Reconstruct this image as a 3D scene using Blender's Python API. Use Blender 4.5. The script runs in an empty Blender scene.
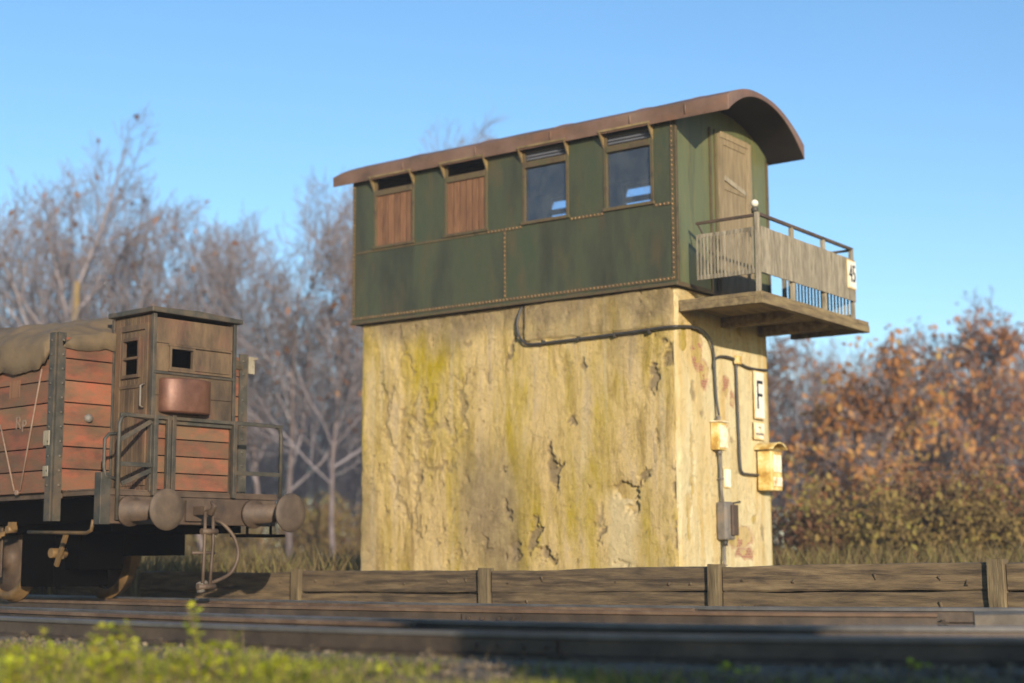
import bpy, math, random
from math import sin, cos, radians, pi, sqrt, atan2
from mathutils import Vector, Matrix, noise
random.seed(7)
S = bpy.context.scene
COL = S.collection
V = Vector

# ------------------------------------------------------------------ helpers
def lin(h):
    h = h.lstrip('#'); o = []
    for i in (0, 2, 4):
        c = int(h[i:i+2], 16) / 255
        o.append(c/12.92 if c <= .04045 else ((c+.055)/1.055)**2.4)
    return (*o, 1)

class MB:
    """collects shapes and links them as ONE mesh object"""
    def __init__(s): s.v = []; s.f = []; s.t = []; s.sm = []
    def add(s, vs, fs, tint=None, smooth=False):
        if tint is None: tint = random.random()
        o = len(s.v); s.v += [tuple(p) for p in vs]
        for f in fs: s.f.append(tuple(i+o for i in f)); s.t.append(tint); s.sm.append(smooth)
    def box(s, x0, x1, y0, y1, z0, z1, M=None, tint=None):
        vs = [V((x, y, z)) for z in (z0, z1) for y in (y0, y1) for x in (x0, x1)]
        if M: vs = [M @ p for p in vs]
        s.add(vs, [(0,2,3,1),(4,5,7,6),(0,1,5,4),(2,6,7,3),(0,4,6,2),(1,3,7,5)], tint)
    def cbox(s, c, sz, M=None, tint=None):
        s.box(c[0]-sz[0]/2, c[0]+sz[0]/2, c[1]-sz[1]/2, c[1]+sz[1]/2, c[2]-sz[2]/2, c[2]+sz[2]/2, M, tint)
    def bar(s, p, q, w, h, tint=None, up=(0,0,1)):
        p, q = V(p), V(q); d = (q-p); L = d.length; d.normalize(); up = V(up)
        if abs(d.dot(up)) > .99: up = V((1,0,0))
        a = d.cross(up).normalized(); b = a.cross(d)
        vs = []
        for e in (p, q):
            for i, j in ((-1,-1),(1,-1),(1,1),(-1,1)): vs.append(e + a*i*w/2 + b*j*h/2)
        s.add(vs, [(3,2,1,0),(4,5,6,7),(0,1,5,4),(1,2,6,5),(2,3,7,6),(3,0,4,7)], tint)
    def tube(s, pts, r, n=8, cap=True, tint=None, smooth=True):
        pts = [V(p) for p in pts]; m = len(pts)
        rs = r if isinstance(r, (list, tuple)) else [r]*m
        vs = []; ref = None
        for i, p in enumerate(pts):
            d = (pts[min(i+1, m-1)] - pts[max(i-1, 0)])
            if d.length < 1e-9: d = V((0,0,1))
            d.normalize()
            if ref is None:
                ref = V((0,0,1)) if abs(d.z) < .9 else V((1,0,0))
            a = d.cross(ref)
            if a.length < 1e-6: a = d.cross(V((.3,1,.2)))
            a.normalize(); b = a.cross(d).normalized(); ref = b
            for k in range(n):
                t = 2*pi*k/n; vs.append(p + (a*cos(t) + b*sin(t))*rs[i])
        fs = []
        for i in range(m-1):
            for k in range(n):
                k2 = (k+1) % n; fs.append((i*n+k, i*n+k2, (i+1)*n+k2, (i+1)*n+k))
        s.add(vs, fs, tint, smooth)
        if cap:
            o = len(s.v) - len(vs)
            s.f.append(tuple(o+k for k in range(n))[::-1]); s.t.append(s.t[-1]); s.sm.append(False)
            s.f.append(tuple(o+(m-1)*n+k for k in range(n))); s.t.append(s.t[-1]); s.sm.append(False)
    def cyl(s, p, q, r, n=20, r2=None, tint=None):
        s.tube([p, q], [r, r if r2 is None else r2], n, True, tint)
    def lathe(s, o, ax, prof, n=28, tint=None, smooth=True):
        """prof = list of (distance along axis, radius)"""
        o, ax = V(o), V(ax).normalized(); a = ax.orthogonal().normalized(); b = ax.cross(a)
        vs = []
        for (h, r) in prof:
            for k in range(n):
                t = 2*pi*k/n; vs.append(o + ax*h + (a*cos(t)+b*sin(t))*r)
        fs = []
        for i in range(len(prof)-1):
            for k in range(n):
                k2 = (k+1) % n; fs.append((i*n+k, i*n+k2, (i+1)*n+k2, (i+1)*n+k))
        s.add(vs, fs, tint, smooth)
    def poly(s, pts, d, tint=None):
        """extrude a polygon by the vector d"""
        pts = [V(p) for p in pts]; d = V(d); n = len(pts)
        vs = pts + [p+d for p in pts]
        fs = [tuple(range(n))[::-1], tuple(range(n, 2*n))] + [(i, (i+1) % n, n+(i+1) % n, n+i) for i in range(n)]
        s.add(vs, fs, tint)
    def plank(s, p, q, w, h, tint=None, seg=14, amp=.008, seed=0):
        """a weathered timber running p->q: wavy edges, w horizontal thickness, h height"""
        p, q = V(p), V(q); d = (q-p); L = d.length; d.normalize()
        up = V((0,0,1)) if abs(d.z) < .9 else V((1,0,0))
        a = d.cross(up).normalized(); b = a.cross(d)
        cs = [(-1,-.9),(-.8,-1),(.8,-1),(1,-.9),(1,.88),(.8,1),(-.8,1),(-1,.88)]
        vs = []; sd = seed + random.random()*50
        for i in range(seg+1):
            t = i/seg; c = p + d*L*t
            for j, (x, y) in enumerate(cs):
                nn = noise.noise(V((t*L*1.7+sd, j*1.3, sd))) * amp + noise.noise(V((t*L*7+sd, j*2.3, sd+9))) * amp*.5
                n2 = noise.noise(V((t*L*1.1+sd, 7.7, sd))) * amp*1.2
                e = V((0,0,0))
                if i in (0, seg): e = d*noise.noise(V((sd, j*3.1, i)))*amp
                vs.append(c + a*(x*w/2 + nn*.6) + b*(y*h/2 + nn + n2) + e)
        fs = [(i*8+k, i*8+(k+1) % 8, (i+1)*8+(k+1) % 8, (i+1)*8+k) for i in range(seg) for k in range(8)]
        fs += [tuple(range(8))[::-1], tuple(seg*8+k for k in range(8))]
        s.add(vs, fs, tint)
    def ball(s, c, r, n=8, m=5, tint=None, sz=1.0):
        c = V(c); vs = []
        for i in range(m+1):
            ph = pi*i/m
            for k in range(n): vs.append(c + V((sin(ph)*cos(2*pi*k/n), sin(ph)*sin(2*pi*k/n), cos(ph)*sz))*r)
        fs = [(i*n+k, i*n+(k+1) % n, (i+1)*n+(k+1) % n, (i+1)*n+k) for i in range(m) for k in range(n)]
        s.add(vs, fs, tint, True)
    def rivet(s, c, nrm, r=.014, tint=None):
        c, nrm = V(c), V(nrm); a = nrm.orthogonal().normalized(); b = nrm.cross(a)
        vs = [c + (a*cos(t)+b*sin(t))*r for t in [i*pi/3 for i in range(6)]]
        vs += [c + (a*cos(t)+b*sin(t))*r*.6 + nrm*r*.6 for t in [i*pi/3 for i in range(6)]]
        s.add(vs, [(i, (i+1) % 6, 6+(i+1) % 6, 6+i) for i in range(6)] + [(6,7,8,9,10,11)], tint, True)
    def build(s, name, m, parent=None, bevel=0, off=None, attr=None):
        me = bpy.data.meshes.new(name)
        o3 = V(off) if off is not None else V((0,0,0))
        me.from_pydata([(x-o3.x, y-o3.y, z-o3.z) for x, y, z in s.v], [], s.f)
        me.update()
        at = me.attributes.new('tint', 'FLOAT', 'FACE'); at.data.foreach_set('value', s.t)
        me.polygons.foreach_set('use_smooth', s.sm)
        if isinstance(m, (list, tuple)):
            for q in m: me.materials.append(q)
        else: me.materials.append(m)
        o = bpy.data.objects.new(name, me); COL.objects.link(o)
        if parent: o.parent = parent
        if bevel:
            b = o.modifiers.new('bevel', 'BEVEL'); b.width = bevel; b.segments = 2; b.limit_method = 'ANGLE'; b.angle_limit = radians(40)
        return o

def tag(o, label=None, cat=None, group=None, kind=None):
    if label: o['label'] = label
    if cat: o['category'] = cat
    if group: o['group'] = group
    if kind: o['kind'] = kind
    return o
def thing(name, label, cat, loc=(0,0,0), rz=0, group=None):
    o = bpy.data.objects.new(name, None); COL.objects.link(o)
    o.location = loc; o.rotation_euler = (0, 0, rz); o.empty_display_size = .2
    return tag(o, label, cat, group)
def copy_tree(o, parent=None):
    c = o.copy(); COL.objects.link(c)
    if parent: c.parent = parent
    for ch in [q for q in bpy.data.objects if q.parent == o]: copy_tree(ch, c)
    return c

# ------------------------------------------------------------------ materials
def nt(name):
    m = bpy.data.materials.new(name); m.use_nodes = True
    n = m.node_tree.nodes; l = m.node_tree.links
    return m, n, l, n['Principled BSDF']
def ramp(n, stops):
    r = n.new('ShaderNodeValToRGB'); e = r.color_ramp.elements
    while len(e) < len(stops): e.new(.5)
    for i, (p, c) in enumerate(stops): e[i].position = p; e[i].color = lin(c) if isinstance(c, str) else c
    return r
def noi(n, l, vec, scale, detail=6, rough=.6, dist=0):
    x = n.new('ShaderNodeTexNoise'); x.inputs['Scale'].default_value = scale; x.inputs['Detail'].default_value = detail
    x.inputs['Roughness'].default_value = rough; x.inputs['Distortion'].default_value = dist
    l.new(vec, x.inputs['Vector']); return x
def mapn(n, l, stretch, coord='Object'):
    tc = n.new('ShaderNodeTexCoord'); mp = n.new('ShaderNodeMapping'); mp.inputs['Scale'].default_value = stretch
    l.new(tc.outputs[coord], mp.inputs['Vector']); return mp.outputs[0]
def mix(n, l, f, a, b, mode='MIX'):
    m = n.new('ShaderNodeMix'); m.data_type = 'RGBA'; m.blend_type = mode
    for s_, v_ in ((m.inputs['Factor'], f), (m.inputs[6], a), (m.inputs[7], b)):
        if hasattr(v_, 'is_linked') or hasattr(v_, 'links'): l.new(v_, s_)
        else: s_.default_value = v_
    return m.outputs[2]
def mth(n, l, op, a, b=None, c=None):
    m = n.new('ShaderNodeMath'); m.operation = op
    for i, v_ in enumerate((a, b, c)):
        if v_ is None: continue
        if hasattr(v_, 'links'): l.new(v_, m.inputs[i])
        else: m.inputs[i].default_value = v_
    return m.outputs[0]

def wmat(name, stops, scale=3, stretch=(1,1,1), rough=.8, bump=.3, bscale=30, bstretch=None, metal=0, tint=.35,
         stain=None, stain_amt=.5, stain_scale=2.5, stain_stretch=(1,1,1), stain_lo=.5, stain_hi=.65):
    m, n, l, p = nt(name)
    v = mapn(n, l, stretch)
    a = noi(n, l, v, scale, 8, .65)
    r = ramp(n, stops); l.new(a.outputs['Fac'], r.inputs[0]); c = r.outputs[0]
    if stain:
        v2 = mapn(n, l, stain_stretch); s2 = noi(n, l, v2, stain_scale, 7, .7)
        rr = ramp(n, [(stain_lo, (0,0,0,1)), (stain_hi, (1,1,1,1))]); l.new(s2.outputs['Fac'], rr.inputs[0])
        c = mix(n, l, mth(n, l, 'MULTIPLY', rr.outputs[0], stain_amt), c, lin(stain))
    at = n.new('ShaderNodeAttribute'); at.attribute_name = 'tint'
    k = mth(n, l, 'MULTIPLY_ADD', at.outputs['Fac'], tint, 1-tint/2)
    hs = n.new('ShaderNodeHueSaturation'); l.new(c, hs.inputs['Color']); l.new(k, hs.inputs['Value'])
    l.new(hs.outputs[0], p.inputs['Base Color'])
    p.inputs['Roughness'].default_value = rough; p.inputs['Metallic'].default_value = metal
    if bump:
        vb = mapn(n, l, bstretch or stretch); nb = noi(n, l, vb, bscale, 6, .7)
        b = n.new('ShaderNodeBump'); b.inputs['Strength'].default_value = bump; b.inputs['Distance'].default_value = .02
        l.new(nb.outputs['Fac'], b.inputs['Height']); l.new(b.outputs[0], p.inputs['Normal'])
    return m

M = {}
# weathered plaster of the tower; 'wear' colour attribute: R broken-out, G bare brick, B grey trowelled patch
def plaster(name, stops, yellow, rightside=False):
    m, n, l, p = nt(name)
    v = mapn(n, l, (1.6, 1.6, .26)); a = noi(n, l, v, 2.4, 10, .74, .4)
    r = ramp(n, stops); l.new(a.outputs['Fac'], r.inputs[0]); c = r.outputs[0]
    # yellow lichen streaks running down
    v1 = mapn(n, l, (1.5, 1.5, .24)); y = noi(n, l, v1, 1.7, 8, .62, .5)
    ry = ramp(n, [(.44, (0,0,0,1)), (.66, (1,1,1,1))]); l.new(y.outputs['Fac'], ry.inputs[0])
    v1b = mapn(n, l, (1,1,.6)); yb = noi(n, l, v1b, 1.1, 5, .6); rb = ramp(n, [(.36,(0,0,0,1)),(.56,(1,1,1,1))]); l.new(yb.outputs['Fac'], rb.inputs[0])
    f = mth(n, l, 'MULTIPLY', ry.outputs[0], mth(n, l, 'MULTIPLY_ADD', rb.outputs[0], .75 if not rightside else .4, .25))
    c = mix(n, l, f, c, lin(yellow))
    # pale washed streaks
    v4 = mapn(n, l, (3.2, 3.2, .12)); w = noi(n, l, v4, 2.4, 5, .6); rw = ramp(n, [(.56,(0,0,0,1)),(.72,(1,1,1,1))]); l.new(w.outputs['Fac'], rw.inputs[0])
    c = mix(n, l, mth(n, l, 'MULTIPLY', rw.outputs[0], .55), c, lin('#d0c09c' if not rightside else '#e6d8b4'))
    c_pale = c
    # fine dark speckle / grime
    v2 = mapn(n, l, (1,1,.7)); g = noi(n, l, v2, 16, 10, .8, .6); rg = ramp(n, [(.50,(0,0,0,1)),(.70,(1,1,1,1))]); l.new(g.outputs['Fac'], rg.inputs[0])
    v3 = mapn(n, l, (1,1,.8)); g2 = noi(n, l, v3, 1.6, 5, .7); rg2 = ramp(n, [(.40,(0,0,0,1)),(.66,(1,1,1,1))]); l.new(g2.outputs['Fac'], rg2.inputs[0])
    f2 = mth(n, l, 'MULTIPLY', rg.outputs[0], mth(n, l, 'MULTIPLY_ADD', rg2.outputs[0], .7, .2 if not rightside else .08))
    c = mix(n, l, f2, c, lin('#5b4d36'))
    at = n.new('ShaderNodeAttribute'); at.attribute_name = 'wear'
    sep = n.new('ShaderNodeSeparateColor'); l.new(at.outputs['Color'], sep.inputs[0])
    gp = noi(n, l, v2, 5, 9, .75); rp = ramp(n, [(.3,'#62543e'),(.5,'#88765a'),(.7,'#b09c70')]); l.new(gp.outputs['Fac'], rp.inputs[0])
    c = mix(n, l, mth(n, l, 'MULTIPLY', sep.outputs[2], .95), c, rp.outputs[0])
    rc = ramp(n, [(.35,'#5a4c3a'),(.5,'#85745a'),(.65,'#a08e6e')]); l.new(g.outputs['Fac'], rc.inputs[0])
    c = mix(n, l, mth(n, l, 'MULTIPLY', sep.outputs[0], .8), c, rc.outputs[0])
    br = n.new('ShaderNodeTexBrick'); br.inputs['Scale'].default_value = 6.5; br.inputs['Color1'].default_value = lin('#a05c50'); br.inputs['Color2'].default_value = lin('#b4705c'); br.inputs['Mortar'].default_value = lin('#b9a27a')
    br.inputs['Mortar Size'].default_value = .03
    sx = n.new('ShaderNodeSeparateXYZ'); tc = n.new('ShaderNodeTexCoord'); l.new(tc.outputs['Object'], sx.inputs[0])
    cx = n.new('ShaderNodeCombineXYZ'); l.new(sx.outputs[1], cx.inputs[0]); l.new(sx.outputs[2], cx.inputs[1]); l.new(cx.outputs[0], br.inputs['Vector'])
    c = mix(n, l, sep.outputs[1], c, br.outputs['Color'] if rightside else lin('#d6c294'))
    l.new(c, p.inputs['Base Color']); p.inputs['Roughness'].default_value = .93
    p.inputs['Specular IOR Level'].default_value = .25
    b1 = noi(n, l, v2, 9, 12, .82, .8); b2 = noi(n, l, v2, 60, 4, .7)
    h = mth(n, l, 'ADD', b1.outputs['Fac'], mth(n, l, 'MULTIPLY', b2.outputs['Fac'], .35))
    b = n.new('ShaderNodeBump'); b.inputs['Strength'].default_value = 1; b.inputs['Distance'].default_value = .06
    l.new(h, b.inputs['Height']); l.new(b.outputs[0], p.inputs['Normal'])
    return m
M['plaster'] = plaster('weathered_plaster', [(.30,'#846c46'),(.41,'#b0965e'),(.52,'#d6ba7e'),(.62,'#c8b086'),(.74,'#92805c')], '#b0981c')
M['plaster_r'] = plaster('sunlit_plaster', [(.28,'#b8a272'),(.42,'#dac694'),(.58,'#e6d6a8'),(.72,'#dec896'),(.85,'#baa272')], '#d0a038', True)  # sun-facing wall: its stronger light is put into paler colours
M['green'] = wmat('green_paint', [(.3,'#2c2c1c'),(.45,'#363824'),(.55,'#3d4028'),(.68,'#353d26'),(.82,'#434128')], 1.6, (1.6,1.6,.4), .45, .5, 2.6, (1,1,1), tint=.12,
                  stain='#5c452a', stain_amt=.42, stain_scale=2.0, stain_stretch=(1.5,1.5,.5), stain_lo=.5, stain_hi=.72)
M['hood'] = wmat('tan_ventilator_hood', [(.35,'#5c4c32'),(.5,'#756240'),(.8,'#8c7850')], 7, rough=.6, bump=.2, tint=.2)
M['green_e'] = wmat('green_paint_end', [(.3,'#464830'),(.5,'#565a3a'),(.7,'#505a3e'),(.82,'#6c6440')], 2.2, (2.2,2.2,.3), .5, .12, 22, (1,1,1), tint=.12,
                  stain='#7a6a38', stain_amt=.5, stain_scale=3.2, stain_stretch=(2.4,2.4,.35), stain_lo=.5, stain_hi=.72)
M['trim'] = wmat('rusty_green_trim', [(.35,'#3e3420'),(.5,'#54452c'),(.65,'#464226'),(.8,'#6c5836')], 7, rough=.6, bump=.25, tint=.3)
M['rivet'] = wmat('rusty_rivets', [(.35,'#5e452c'),(.6,'#86683f'),(.8,'#a0835a')], 12, rough=.6, bump=0, tint=.5)
M['roof'] = wmat('rusty_roof_sheet', [(.28,'#43322a'),(.42,'#5c4636'),(.55,'#6b5142'),(.7,'#75604e'),(.85,'#605446')], 1.6, (1,.7,1), .6, .2, 25, tint=.1,
                 stain='#7c5238', stain_amt=.5, stain_scale=2.2, stain_stretch=(.6,2,2), stain_lo=.5, stain_hi=.7)
M['shutter'] = wmat('brown_shutter_boards', [(.3,'#523622'),(.5,'#6c4a30'),(.68,'#7e5a3c'),(.85,'#a08868')], 6, (5,5,.5), .75, .3, 30, tint=.35)
M['grey_wood'] = wmat('grey_weathered_wood', [(.3,'#5a5242'),(.45,'#7c725e'),(.6,'#8e8470'),(.8,'#a09680')], 7, (3,3,.6), .85, .4, 30, tint=.35)
M['grey_wood_y'] = wmat('grey_deck_wood', [(.3,'#4e412c'),(.45,'#6e5d40'),(.6,'#84724e'),(.8,'#988460')], 6, (2,.35,2), .85, .5, 30, tint=.3)
M['door_wood'] = wmat('yellowed_door_wood', [(.3,'#665840'),(.5,'#7c6c50'),(.7,'#8c7c60')], 5, (3,3,.5), .75, .25, 30, tint=.3)
M['fence'] = wmat('sleeper_timber', [(.28,'#3e3224'),(.42,'#594a35'),(.55,'#6c593f'),(.7,'#7c6a4c'),(.85,'#625740')], 5, (.45,3,3.2), .9, .9, 14, (.35,4,5), tint=.28,
                  stain='#2a2016', stain_amt=.75, stain_scale=1.4, stain_stretch=(.5,7,10), stain_lo=.5, stain_hi=.62)
M['fence_post'] = wmat('timber_post', [(.3,'#42361f'),(.5,'#62533a'),(.7,'#7a6a4a')], 5, (3,3,.45), .9, .9, 14, (4,4,.35), tint=.3)
M['rail'] = wmat('rusty_rail_steel', [(.3,'#2e2620'),(.5,'#463a2e'),(.7,'#5c4c3c')], 3, (1,1,1), .55, .2, 30, metal=.25, tint=.1)
M['rail_top'] = wmat('worn_rail_head', [(.3,'#5e5a56'),(.6,'#7a7672'),(.8,'#8c8680')], 3, (1,1,1), .38, .05, 30, metal=.6, tint=.1)
M['rail_rust'] = wmat('orange_rusty_rail_head', [(.3,'#544234'),(.5,'#6a5340'),(.7,'#806a54')], 3, (1,1,1), .55, .1, 30, metal=.3, tint=.1)
M['sleeper'] = wmat('sleeper_wood', [(.3,'#2f261c'),(.5,'#443828'),(.7,'#574a36')], 5, (3,.5,3), .9, .6, 20, tint=.4)
M['slab'] = wmat('concrete_slab_grey', [(.3,'#4e463c'),(.5,'#5e554a'),(.7,'#6e6456')], 6, rough=.9, bump=.4, tint=.1)
M['gravel'] = wmat('ballast_stones', [(.3,'#40362a'),(.5,'#5e5140'),(.7,'#7b6d58')], 4, rough=.95, bump=.4, tint=.9)
M['wood_red'] = wmat('red_wagon_planks', [(.25,'#3e2e20'),(.4,'#613a28'),(.52,'#864830'),(.64,'#744c34'),(.78,'#62503a')], 2.3, (.8,.8,2.2), .75, .3, 20, (1,1,4), tint=.38,
                    stain='#5c4a32', stain_amt=.85, stain_scale=1.6, stain_stretch=(1,1,2.2), stain_lo=.37, stain_hi=.60)
M['wood_brown'] = wmat('brown_hut_planks', [(.28,'#2e251a'),(.45,'#4c3c2a'),(.6,'#604c34'),(.8,'#705c40')], 3.5, (1.5,1.5,.5), .75, .3, 24, tint=.3,
                      stain='#6a4234', stain_amt=.5, stain_scale=1.8, stain_lo=.5, stain_hi=.68)
M['iron'] = wmat('dark_weathered_iron', [(.3,'#2a2822'),(.5,'#3f3b32'),(.7,'#524b3e')], 5, rough=.6, bump=.2, metal=.15, tint=.25, stain='#5c4630', stain_amt=.5)
M['iron_br'] = wmat('brown_weathered_iron', [(.3,'#352a20'),(.5,'#4c3c2e'),(.7,'#5e4c3a')], 4, rough=.65, bump=.2, metal=.1, tint=.2)
M['buffer'] = wmat('buffer_plate_steel', [(.3,'#40352b'),(.5,'#544536'),(.7,'#665442')], 3, rough=.7, bump=.1, metal=.2, tint=.1)
M['rust_pan'] = wmat('rusty_sheet', [(.3,'#4a3226'),(.5,'#644232'),(.7,'#7a5644')], 3, rough=.5, bump=.1, metal=.3, tint=.1)
M['wheel'] = wmat('brown_wheel_steel', [(.3,'#4a3a22'),(.5,'#6b5230'),(.7,'#83663c')], 4, rough=.6, bump=.2, metal=.2, tint=.2)
M['dark'] = wmat('black_steel_and_shade', [(.3,'#030303'),(.6,'#070605'),(.8,'#0b0a08')], 4, rough=1, bump=.1, tint=.2)  # near-black: the shade below the wagon is put into the colour
M['dark'].node_tree.nodes['Principled BSDF'].inputs['Specular IOR Level'].default_value = 0
M['tarp'] = wmat('ochre_tarpaulin', [(.28,'#40362a'),(.42,'#564834'),(.56,'#66543c'),(.7,'#645640'),(.85,'#504836')], 1.8, (1,1,1), .9, .5, 9, tint=.05,
                 stain='#5a4c38', stain_amt=.5, stain_scale=1.2)
M['white'] = wmat('white_enamel', [(.3,'#c4bca8'),(.6,'#dcd6c8'),(.85,'#b8a888')], 6, rough=.35, bump=0, tint=.05)
M['rusty_white'] = wmat('rust_stained_white', [(.3,'#a8743c'),(.45,'#d8c49a'),(.6,'#e6dcc4'),(.8,'#d6c090')], 7, rough=.5, bump=.05, tint=.05)
M['cream'] = wmat('cream_frame', [(.3,'#b08a4c'),(.5,'#d2b67c'),(.8,'#dcc898')], 9, rough=.6, bump=.1, tint=.1)
M['black_paint'] = wmat('black_paint', [(.3,'#16161a'),(.8,'#24242a')], 8, rough=.6, bump=0, tint=.05)
M['chalk'] = wmat('chalk_white', [(.3,'#6a5444'),(.8,'#8a7464')], 12, rough=.9, bump=0, tint=.05)
M['cable'] = wmat('dark_cable', [(.3,'#2c2a28'),(.8,'#45423e')], 8, rough=.5, bump=.1, tint=.1)
M['yellow_box'] = wmat('yellow_enamel_rusting', [(.28,'#8a6430'),(.42,'#b08c44'),(.52,'#ccb068'),(.64,'#d8c898'),(.85,'#bca468')], 6, rough=.5, bump=.15, tint=.15)
M['grey_box'] = wmat('grey_cast_box', [(.3,'#4e4a46'),(.5,'#6a635a'),(.7,'#7d6c5a')], 6, rough=.6, bump=.3, tint=.15)
M['interior'] = wmat('dark_interior', [(.3,'#4c4e56'),(.7,'#5c5e66')], 3, rough=.9, bump=0, tint=.05)
M['bark'] = wmat('grey_brown_bark', [(.3,'#4c4240'),(.5,'#645856'),(.7,'#766a68')], 3, (1,1,.4), .95, 0, tint=.4)
M['bark_pale'] = wmat('mossy_bark', [(.3,'#5a4a2c'),(.5,'#78643a'),(.7,'#8c7850')], 2, (1,1,.4), .95, 0, tint=.4)
M['twig'] = wmat('purple_grey_twigs', [(.3,'#625a5c'),(.5,'#787072'),(.7,'#8c8486')], .8, rough=.95, bump=0, tint=.4)

def leafmat(name, cols, trans=.3):
    m, n, l, p = nt(name)
    at = n.new('ShaderNodeAttribute'); at.attribute_name = 'tint'
    st = [(i/(len(cols)-1), c) for i, c in enumerate(cols)]
    r = ramp(n, st); l.new(at.outputs['Fac'], r.inputs[0]); l.new(r.outputs[0], p.inputs['Base Color'])
    p.inputs['Roughness'].default_value = .7; p.inputs['Specular IOR Level'].default_value = .2
    tr = n.new('ShaderNodeBsdfTranslucent'); l.new(r.outputs[0], tr.inputs[0])
    mx = n.new('ShaderNodeMixShader'); mx.inputs[0].default_value = trans
    l.new(p.outputs[0], mx.inputs[1]); l.new(tr.outputs[0], mx.inputs[2]); l.new(mx.outputs[0], n['Material Output'].inputs[0])
    return m
M['leaf_orange'] = leafmat('orange_autumn_leaves', ['#5c3a24','#80502e','#98643a','#a87848','#b08a5c'])
M['leaf_gold'] = leafmat('gold_autumn_leaves', ['#6e4826','#946236','#aa7642','#b88850','#a89250'], .4)
M['leaf_brown'] = leafmat('brown_autumn_leaves', ['#4a3424','#664630','#7c5a3e','#8e6c4c'])
M['leaf_olive'] = leafmat('olive_scrub_leaves', ['#564828','#705c36','#846e3c','#847c3c','#946c44'])
M['leaf_yellow'] = leafmat('yellow_green_leaves', ['#6a6a1c','#8c8a20','#a8a02c','#b8a838'])
M['grass_dry'] = leafmat('dry_grass', ['#4c3f26','#64543a','#7a6744','#6c6836','#8a7a50'])
M['weed'] = leafmat('bright_weed_leaves', ['#76801a','#a2a822','#bcc02a','#cccc38','#b8a030'])
M['moss'] = leafmat('moss_and_short_grass', ['#444a1e','#68702a','#8a8c34','#807044','#9c9448'])
M['dead'] = leafmat('dead_stalks', ['#5a4a34','#7a684a','#8f7c5c'])

def glassmat():
    m, n, l, p = nt('dark_window_glass'); n.remove(p)
    t = n.new('ShaderNodeBsdfTransparent'); t.inputs[0].default_value = (.72,.80,.9,1)
    g = n.new('ShaderNodeBsdfGlossy'); g.inputs['Roughness'].default_value = .06; g.inputs[0].default_value = (.8,.85,.9,1)
    f = n.new('ShaderNodeFresnel'); f.inputs[0].default_value = 1.5
    k = mth(n, l, 'MULTIPLY_ADD', f.outputs[0], .8, .02)
    mx = n.new('ShaderNodeMixShader'); l.new(k, mx.inputs[0]); l.new(t.outputs[0], mx.inputs[1]); l.new(g.outputs[0], mx.inputs[2])
    d = n.new('ShaderNodeBsdfDiffuse'); d.inputs[0].default_value = lin('#9a9a92')                 # dust on old panes
    v = mapn(n, l, (1,1,.6)); q = noi(n, l, v, 5, 6, .7); rq = ramp(n, [(.35,(.045,.045,.045,1)),(.75,(.16,.16,.16,1))]); l.new(q.outputs['Fac'], rq.inputs[0])
    bw_ = noi(n, l, v, 2.5, 2, .5); bb = n.new('ShaderNodeBump'); bb.inputs['Strength'].default_value = .25; bb.inputs['Distance'].default_value = .02; l.new(bw_.outputs['Fac'], bb.inputs['Height']); l.new(bb.outputs[0], g.inputs['Normal'])
    m2 = n.new('ShaderNodeMixShader'); l.new(rq.outputs[0], m2.inputs[0]); l.new(mx.outputs[0], m2.inputs[1]); l.new(d.outputs[0], m2.inputs[2])
    l.new(m2.outputs[0], n['Material Output'].inputs[0]); return m
M['glass'] = glassmat()

# ground material
def groundmat():
    m, n, l, p = nt('ground_earth')
    v = mapn(n, l, (1,1,1)); a = noi(n, l, v, .35, 8, .7); r = ramp(n, [(.3,'#4a4024'),(.45,'#5f5530'),(.6,'#6b6434'),(.75,'#7a6a40')]); l.new(a.outputs['Fac'], r.inputs[0])
    b = noi(n, l, v, 9, 10, .8); rb = ramp(n, [(.35,'#4a3f30'),(.55,'#665844'),(.75,'#857560')]); l.new(b.outputs['Fac'], rb.inputs[0])
    sx = n.new('ShaderNodeSeparateXYZ'); l.new(v, sx.inputs[0])
    mr = n.new('ShaderNodeMapRange'); l.new(sx.outputs[1], mr.inputs[0]); mr.inputs[1].default_value = -2.2; mr.inputs[2].default_value = 1.0; mr.clamp = True
    c = mix(n, l, mr.outputs[0], rb.outputs[0], r.outputs[0]); l.new(c, p.inputs['Base Color']); p.inputs['Roughness'].default_value = .97
    bb = n.new('ShaderNodeBump'); bb.inputs['Strength'].default_value = 1; bb.inputs['Distance'].default_value = .04; l.new(b.outputs['Fac'], bb.inputs['Height']); l.new(bb.outputs[0], p.inputs['Normal'])
    return m
M['ground'] = groundmat()

def text(body, name, size, mtx, mat, parent, depth=.004, sx=1.0):
    cu = bpy.data.curves.new('lettering_curve', 'FONT'); cu.body = body; cu.size = size; cu.extrude = depth
    cu.align_x = 'CENTER'; cu.align_y = 'CENTER'
    t = bpy.data.objects.new('tmp', cu); COL.objects.link(t)
    dg = bpy.context.evaluated_depsgraph_get(); me = bpy.data.meshes.new_from_object(t.evaluated_get(dg))
    bpy.data.objects.remove(t); me.name = name
    me.transform(mtx @ Matrix.Diagonal((sx, 1, 1, 1))); me.materials.clear(); me.materials.append(mat)
    o = bpy.data.objects.new(name, me); COL.objects.link(o); o.parent = parent
    return o
def frameM(o, right, up):
    """matrix whose X = right, Y = up, origin o"""
    r, u = V(right).normalized(), V(up).normalized(); w = r.cross(u)
    return Matrix(((r.x,u.x,w.x,o[0]),(r.y,u.y,w.y,o[1]),(r.z,u.z,w.z,o[2]),(0,0,0,1)))

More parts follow.
